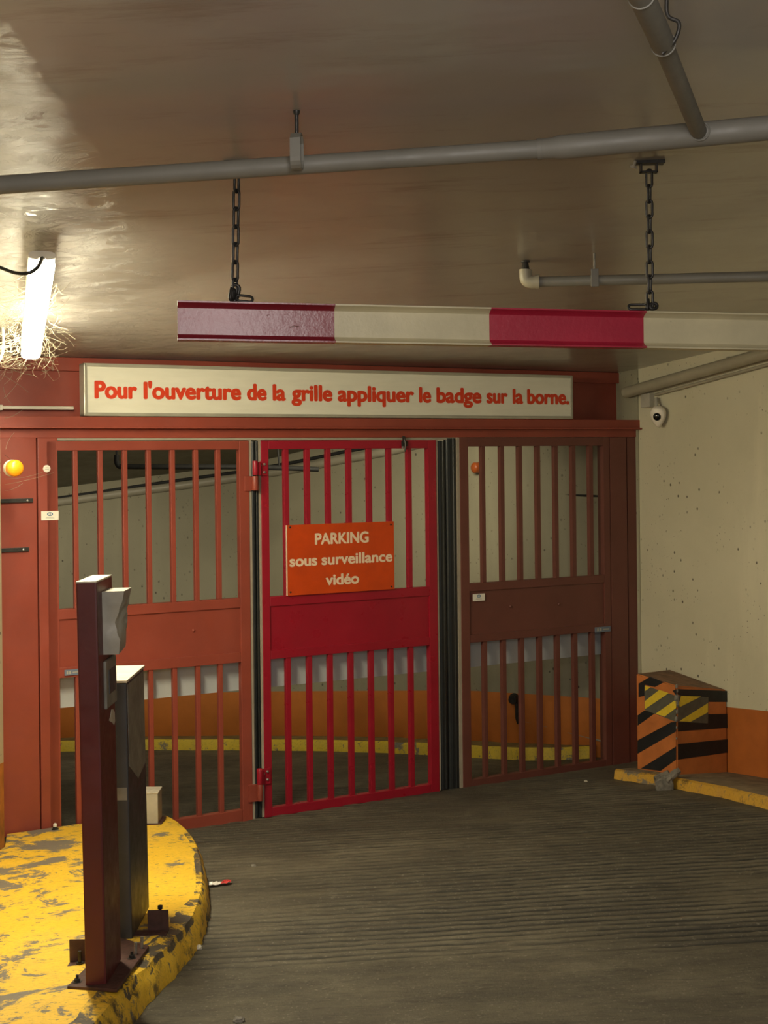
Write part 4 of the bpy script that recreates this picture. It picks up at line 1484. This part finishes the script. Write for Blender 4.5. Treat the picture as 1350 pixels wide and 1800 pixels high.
bm = NB(); lathe(bm, V((p.x + 0.010, p.y - 0.03, zz)), (0, 0, 1), [(0, 0.013), (0.012, 0.013), (0.012, 0.006), (0.05, 0.006)], 8)
obj('bolt', bm, 'dark_steel', fb2)
GPd.rotation_euler = (0, -0.012, 0)

# junction box on the far tip of the island
p = island_pt(278, 1449)
zz = floor_z(p.x, p.y, 0.118)
JB = thing('junction_box', 'small grey box on the yellow island behind the pedestal', 'box', (p.x - 0.08, p.y + 0.06, zz))
bm = NB(); abox(bm, p.x - 0.17, p.x, p.y, p.y + 0.13, zz, zz + 0.166, 0.006)
obj('body', bm, 'box_grey', JB)
bm = NB(); abox(bm, p.x - 0.172, p.x + 0.002, p.y - 0.002, p.y + 0.132, zz + 0.164, zz + 0.172, 0.003)
obj('lid', bm, 'lid', JB)
bm = NB(); abox(bm, p.x - 0.18, p.x + 0.02, p.y - 0.012, p.y + 0.14, zz - 0.003, zz + 0.008, 0.002)
obj('base_plate', bm, 'plate_dark', JB)

# anchor bolt at the foot of the left post
p = island_pt(97, 1458)
AB = thing('anchor_bolt', 'small bolt with a pale cap at the foot of the left post', 'bolt', (p.x, p.y, floor_z(p.x, p.y, 0.118)))
bm = NB(); lathe(bm, V((p.x, p.y, p.z - 0.004)), (0, 0, 1), [(0, 0.019), (0.010, 0.019), (0.010, 0.012), (0.020, 0.012)], 6)
obj('nut', bm, 'dark_steel', AB)
bm = NB(); lathe(bm, V((p.x, p.y, p.z + 0.015)), (0, 0, 1), [(0, 0.011), (0.012, 0.011), (0.018, 0.006), (0.019, 0)], 12)
obj('cap', bm, 'white_plastic', AB)

# ================================================================== STRIPED BLOCK (right)
bF = FL(1190, 1361, 0.055); bL = FL(1120, 1350, 0.058); bR = WA(1279, 1357, 0.003)
bk = WA(1177, 1177, 0.003)
bB = V((bk.x, bk.y, 0))
zTopF = (ray(1190, 1205) * bF.y).z
zTopL = (ray(1124, 1184) * bL.y).z
zTopR = (ray(1279, 1213) * bR.y).z
zTopB = (ray(1177, 1177) * bB.y).z
BK = thing('corner_block', 'orange and black striped concrete block in the corner on the right kerb', 'block', (bF.x, bF.y, bF.z))
bm = NB()
lowz = [floor_z(q.x, q.y, 0.0) for q in (bL, bF, bR, bB)]
cor = [bL, bF, bR, bB]
tz = [zTopL, zTopF, zTopR, zTopB]
def edge_pt(i, h):
    """point on vertical edge i (L,F,R) at fraction h of height"""
    q = cor[i]; z0 = (bL.z, bF.z, bR.z)[i]
    return V((q.x, q.y, z0 + (tz[i] - z0) * h))
vsl = [bm.verts.new((q.x, q.y, z)) for q, z in zip(cor, lowz)]
vst = [bm.verts.new((q.x, q.y, z)) for q, z in zip(cor, tz)]
bm.faces.new(vsl[::-1]); bm.faces.new(vst)
for i in range(4):
    j = (i + 1) % 4
    bm.faces.new((vsl[i], vsl[j], vst[j], vst[i]))
bmesh.ops.bevel(bm, geom=[e for e in bm.edges if abs((e.verts[0].co - e.verts[1].co).normalized().z) > 0.9 or all(v.co.z > -1.7 for v in e.verts)], offset=0.007, segments=2, affect='EDGES')
bm.normal_update()
for f_ in bm.faces:
    if f_.normal.z > 0.8: f_.material_index = 1
blk = obj('block_body', bm, ['block_orange', 'block_top'], BK)


def on_face(i, x, y, d=0.0):
    """pixel on the left (0) or right (1) face of the block"""
    P_, Q_ = cor[i], cor[i + 1]
    e = V((Q_.x - P_.x, Q_.y - P_.y, 0)).normalized()
    nn = V((e.y, -e.x, 0))
    if nn.y > 0: nn.negate()
    return hit(x, y, V((P_.x, P_.y, 0)) + nn * d, nn), nn


def face_strip(bm, i, pxs, d=0.0012, mi=0):
    pts = []
    for x, y in pxs:
        p, nn = on_face(i, x, y, 0.0003)
        pts.append(p)
    prism(bm, pts, nn * d, mi=mi)


def cz(x, y): return (1060 + x / 4.655, 1150 + y / 4.655)
# black stripes as measured on the two faces
left_stripes = [[(292, 240), (385, 185), (500, 228), (425, 268), (345, 250), (345, 340), (292, 350)],
                [(283, 500), (340, 460), (430, 480), (283, 585)],
                [(283, 705), (560, 555), (598, 552), (598, 632), (283, 815)],
                [(310, 935), (598, 755), (598, 862), (470, 955)],
                [(570, 298), (600, 285), (600, 340)]]
right_stripes = [[(610, 285), (1020, 300), (1020, 390), (860, 390), (860, 350), (640, 340), (610, 330)],
                 [(612, 555), (855, 555), (860, 490), (1018, 487), (1018, 602), (612, 632)],
                 [(612, 735), (1018, 695), (1018, 805), (612, 862)]]
for st in left_stripes:
    bm = NB(); face_strip(bm, 0, [cz(*q) for q in st]); obj('black_stripe', bm, 'black_stripe', BK)
for st in right_stripes:
    bm = NB(); face_strip(bm, 1, [cz(*q) for q in st]); obj('black_stripe', bm, 'black_stripe', BK)
# reflective strip folded round the corner
bm = NB()
face_strip(bm, 0, [cz(*q) for q in ((342, 255), (598, 340), (598, 552), (342, 455))], 0.003)
rs0 = obj('reflective_strip', bm, 'reflect_grey', BK)
bm = NB()
for st in ([(342, 256), (388, 272), (342, 302)], [(342, 385), (460, 292), (538, 318), (342, 450)], [(430, 487), (598, 370), (598, 440), (505, 510)]):
    pts = []
    for q in st:
        p, nn = on_face(0, *cz(*q), 0.0033)
        pts.append(p)
    prism(bm, pts, nn * 0.0008)
obj('yellow_bar', bm, 'reflect_yellow', rs0)
bm = NB()
face_strip(bm, 1, [cz(*q) for q in ((612, 340), (860, 350), (856, 565), (612, 552))], 0.003)
rs1 = obj('reflective_strip', bm, 'reflect_grey', BK)
bm = NB()
for st in ([(640, 341), (800, 346), (628, 432), (620, 400)], [(625, 548), (858, 400), (858, 475), (715, 553)]):
    pts = []
    for q in st:
        p, nn = on_face(1, *cz(*q), 0.0033)
        pts.append(p)
    prism(bm, pts, nn * 0.0008)
obj('yellow_bar', bm, 'reflect_yellow', rs1)
bm = NB()                                            # chipped concrete at the front edge
for (x, y, s) in ((602, 262, 0.010), (606, 300, 0.008), (602, 360, 0.018), (606, 400, 0.016), (604, 470, 0.010), (600, 530, 0.012), (602, 600, 0.006), (602, 690, 0.006)):
    q, _ = on_face(1, *cz(x, y))
    m_ = Matrix.Translation(q) @ Matrix.Diagonal((s, s * 0.5, s * 1.6, 1))
    bmesh.ops.create_icosphere(bm, subdivisions=1, radius=1.0, matrix=m_)
obj('chipped_edge', bm, 'rubble', BK)

# ================================================================== SMALL THINGS ON THE FLOOR
def rock(name, c, size, seed, label, cat, mat='rubble'):
    bm = NB()
    bmesh.ops.create_icosphere(bm, subdivisions=3, radius=1.0)
    for v in bm.verts:
        n_ = v.co.normalized()
        k = 1 + 0.35 * noise.noise(n_ * 1.4 + V((seed, 0, 0))) + 0.15 * noise.noise(n_ * 4 + V((seed, 3, 0)))
        v.co = V((n_.x * size[0] * k, n_.y * size[1] * k, n_.z * size[2] * k))
        v.co = V((round(v.co.x / 0.006) * 0.006 * 0.4 + v.co.x * 0.6, v.co.y, v.co.z))
        v.co += V(c)
    o = obj(name, bm, mat)
    return tag(o, label, cat)
# broken lump: leaning slab piece on the kerb with a blocky foot
p = FL(1166, 1388)
RB = thing('concrete_lump', 'broken grey concrete lump leaning on the yellow kerb below the block', 'rubble', (p.x, p.y, p.z))
bm = NB()
a = FL(1152, 1390); b = FL(1180, 1386)
foot = [ray(1150, 1372) * p.y, ray(1158, 1368) * p.y, ray(1176, 1362) * p.y, ray(1183, 1375) * p.y, ray(1182, 1386) * p.y, ray(1166, 1392) * p.y, ray(1152, 1390) * p.y]
prism(bm, [q - V((0, 0.03, 0)) for q in foot], (0.01, 0.10, 0.012), 0.006)
bmesh.ops.subdivide_edges(bm, edges=bm.edges, cuts=2)
for v in bm.verts: v.co += V((noise.noise(v.co * 30), noise.noise(v.co * 30 + V((5, 0, 0))), noise.noise(v.co * 30 + V((0, 5, 0))))) * 0.008
obj('foot', bm, 'rubble', RB)
bm = NB()
tube(bm, [ray(1170, 1372) * (p.y - 0.01), ray(1180, 1364) * (p.y - 0.005), ray(1187, 1358) * p.y, ray(1193, 1355) * (p.y + 0.01)], [0.030, 0.024, 0.024, 0.018], 8)
bmesh.ops.subdivide_edges(bm, edges=bm.edges, cuts=1)
for v in bm.verts: v.co += V((noise.noise(v.co * 35), noise.noise(v.co * 35 + V((5, 0, 0))), noise.noise(v.co * 35 + V((0, 5, 0))))) * 0.007
obj('shard', bm, 'rubble', RB)

# crumpled sweet wrapper by the island
p = FL(386, 1556)
WR = thing('wrapper', 'crumpled red and white wrapper on the ramp beside the yellow island', 'wrapper', (p.x, p.y, p.z))
bm = NB()
for i in range(9):
    for j in range(5): pass
def crumple(x0, x1, w, m, nm):
    bm = NB(); gridv = []
    for i in range(11):
        row = []
        for j in range(6):
            x = x0 + (x1 - x0) * i / 10
            y = (j / 5 - 0.5) * w * (0.55 + 0.45 * math.sin(PI * (i + 1) / 12))
            z = 0.010 + 0.011 * noise.noise(V((x * 60, y * 60, 1))) + 0.012 * math.sin(PI * j / 5) * (0.5 + 0.5 * noise.noise(V((i * 0.8, 2, 0))))
            row.append(bm.verts.new(V((p.x + x, p.y + y + 0.3 * x, floor_z(p.x + x, p.y + y) + max(z, 0.004)))))
        gridv.append(row)
    for i in range(10):
        for j in range(5): bm.faces.new((gridv[i][j], gridv[i + 1][j], gridv[i + 1][j + 1], gridv[i][j + 1]))
    o = obj(nm, bm, m, WR)
    md = o.modifiers.new('thickness', 'SOLIDIFY'); md.thickness = 0.0008
crumple(-0.046, 0.012, 0.05, 'wrap_white', 'silver_side')
crumple(0.006, 0.052, 0.055, 'wrap_red', 'printed_side')

# scattered crumbs near the right post and on the ramp
for k, (x, y, s, lab) in enumerate(((1030, 1374, 0.008, 'tiny pale crumb on the ramp below the right gate leaf'),
                                    (348, 1668, 0.012, 'small pale pebble on the ramp beside the yellow kerb side'),
                                    (446, 1523, 0.009, 'dark twig-like scrap on the ramp right of the wrapper'),
                                    (420, 1796, 0.014, 'grey chip at the bottom edge of the ramp'))):
    p = FL(x, y)
    rock('pebble', (p.x, p.y, p.z + s * 0.5), (s * 1.4, s, s * 0.8), k * 3.1, lab, 'pebble', 'lid' if k in (0, 1) else 'rubble')

# ================================================================== RIGHT WALL FITTINGS
def wp(px, py, d): return WA(px, py, d)
a = wp(1100, 690, 0.07); b = wp(1350, 620, 0.07)
bm = NB(); tube(bm, [a + (a - b) * 0.0, b + (b - a) * 1.2], 0.038, 20)
o = obj('wall_pipe', bm, 'pipe_wall', smooth=40)
tag(o, 'thick beige pipe running along the top of the right wall', 'pipe')
for t_ in (0.75,):
    bm = NB(); q = a.lerp(b, t_)
    abox(bm, q.x - 0.012, q.x + 0.10, q.y - 0.012, q.y + 0.012, q.z + 0.028, q.z + 0.044, 0.002)
    obj('bracket', bm, 'pipe_wall', o)
a = wp(1152, 694, 0.02); b = wp(1350, 641, 0.02)
bm = NB(); tube(bm, [a, b + (b - a) * 1.2], 0.0105, 12)
o = obj('cable_conduit', bm, 'pipe_wall', smooth=40)
tag(o, 'thin beige conduit under the thick pipe on the right wall', 'conduit')
# small metal plate at the header end of the wall pipe
# security camera
c0 = wp(1143, 704, 0.0)
SC = thing('security_camera', 'small white ball security camera mounted high on the right wall', 'camera', c0)
def wbox(bm, c, hw_, dp, hh, bev):
    e = V((wdir.x, wdir.y, 0)).normalized()
    add_box(bm, [c + e * hw_ + V((0, 0, -hh)), c - e * hw_ + V((0, 0, -hh)), c - e * hw_ + wn * dp + V((0, 0, -hh)), c + e * hw_ + wn * dp + V((0, 0, -hh)),
                 c + e * hw_ + V((0, 0, hh)), c - e * hw_ + V((0, 0, hh)), c - e * hw_ + wn * dp + V((0, 0, hh)), c + e * hw_ + wn * dp + V((0, 0, hh))], bev)
bm = NB(); wbox(bm, c0, 0.045, 0.045, 0.047, 0.004)
obj('mounting_box', bm, 'box_grey', SC)
hcam = ray(1157, 730) * (c0.y - 0.16)
bm = NB()
tube(bm, [ray(1153, 700) * (c0.y - 0.10), ray(1154, 716) * (c0.y - 0.14)], 0.013, 12)
obj('arm', bm, 'box_grey', SC, smooth=40)
bm = NB()
view = (V((0.0, 0.0, -0.15)) - hcam).normalized(); view = (view + V((-0.30, 0.0, -0.20))).normalized()
xx = view.cross(V((0, 0, 1))).normalized(); yy = xx.cross(view).normalized()
N = 28
prf = [(-0.055, 0.35), (-0.045, 0.70), (-0.02, 0.95), (0.005, 1.0), (0.022, 0.93), (0.030, 0.75), (0.031, 0.0)]
rings = []
for d_, k in prf:
    ring = []
    for i in range(N):
        aa = 2 * PI * i / N
        cx_, sy_ = math.cos(aa), math.sin(aa)
        rx = 0.053 * k * cx_ * (1.0 + 0.18 * sy_)
        ry = k * (0.064 * sy_ if sy_ > 0 else 0.082 * sy_)
        rx *= 1.0 if sy_ > -0.3 else max(0.25, 1 - (abs(sy_) - 0.3) * 0.45)
        ring.append(bm.verts.new(hcam + view * d_ + xx * rx + yy * ry))
        if k == 0.0: break
    rings.append(ring)
for ra, rb2 in zip(rings, rings[1:]):
    for i in range(N):
        if len(rb2) == 1: bm.faces.new((ra[i], ra[(i + 1) % N], rb2[0]))
        else: bm.faces.new((ra[i], ra[(i + 1) % N], rb2[(i + 1) % N], rb2[i]))
bm.faces.new(rings[0][::-1])
hs = obj('housing', bm, 'white_plastic', SC, smooth=60)
bm = NB(); lathe(bm, hcam + view * 0.024 - yy * 0.004, view, [(0, 0.026), (0.010, 0.026), (0.016, 0.020), (0.019, 0.010), (0.020, 0.0)], 24)
obj('lens', bm, 'lens', SC, smooth=60)

# ================================================================== FITTINGS BEYOND THE GATE
# pipe along the top of the far wall
pts = [far_hit(x, y, 0.010) for x, y in ((60, 890), (105, 882), (180, 872), (260, 861), (345, 850), (430, 838), (520, 824), (600, 808), (690, 792), (760, 775), (830, 752))]
bm = NB(); tube(bm, pts, 0.036, 14)
o = obj('wall_pipe', bm, 'pipe_wall', smooth=60)
tag(o, 'pipe running along the top of the curved wall behind the gate', 'pipe')
pts = [far_hit(x, y, 0.020) for x, y in ((60, 882), (105, 875), (180, 864), (260, 852), (345, 840), (430, 828), (520, 812), (600, 795), (690, 778))]
bm = NB(); tube(bm, pts, 0.014, 10)
o = obj('cable_conduit', bm, 'pipe_black', smooth=60)
tag(o, 'thin dark conduit just above the pipe on the curved wall behind the gate', 'conduit')
# black pipe hung beyond the left leaf
dz = 9.3
bm = NB()
tube(bm, spline([ray(205, 800) * dz, ray(205, 812) * dz, ray(209, 819) * dz, ray(220, 820) * dz, ray(300, 820.5) * dz, ray(440, 821) * (dz + 0.1), ray(560, 825) * (dz + 0.2)], 5), 0.018, 12)
o = obj('ceiling_pipe', bm, 'pipe_black', smooth=60)
tag(o, 'black hanging pipe seen behind the top of the left gate leaf', 'pipe')
bm = NB(); q = ray(205, 800) * dz; tube(bm, [q, V((q.x, q.y, q.z + 0.35))], 0.008, 8); obj('rod', bm, 'pipe_black', o)
bm = NB(); q = ray(491, 821) * (dz + 0.14); tube(bm, [q, V((q.x - 0.02, q.y, q.z + 0.30))], 0.006, 8); obj('rod', bm, 'pipe_black', o)
# groove / cable across the right part of the far wall
bm = NB(); tube(bm, [far_hit(x, y, 0.002) for x, y in ((850, 865.5), (920, 867), (990, 869.5), (1060, 872.5))], 0.008, 8)
o = obj('wall_cable', bm, 'pipe_black', smooth=60)
tag(o, 'thin dark level cable on the wall behind the right gate leaf', 'cable')
# tap with hanging handle
q = far_hit(905, 1228, 0.006)
VV = thing('tap', 'dark tap with a hanging handle on the wall behind the right gate leaf', 'tap', q)
ww = V((-0.4, -0.9, 0)).normalized()
bm = NB(); lathe(bm, q, ww, [(-0.06, 0.038), (-0.02, 0.042), (0.02, 0.042), (0.04, 0.030), (0.06, 0.030), (0.06, 0)], 14)
obj('body', bm, 'dark_steel', VV, smooth=40)
bm = NB(); hp = q + ww * 0.04
tube(bm, [hp + V((0.02, 0, 0.0)), hp + V((0.035, 0, -0.06)), hp + V((0.030, -0.01, -0.13)), hp + V((0.035, -0.01, -0.175))], [0.018, 0.022, 0.018, 0.010], 8)
obj('handle', bm, 'dark_steel', VV, smooth=40)
bm = NB(); tube(bm, [far_hit(x, y, 0.003) for x, y in ((922, 1268), (960, 1277), (1000, 1288), (1035, 1297), (1066, 1305))], 0.008, 8)
o = obj('wall_conduit', bm, 'pipe_wall', smooth=60)
tag(o, 'thin pale conduit sloping across the orange wall behind the right gate leaf', 'conduit')
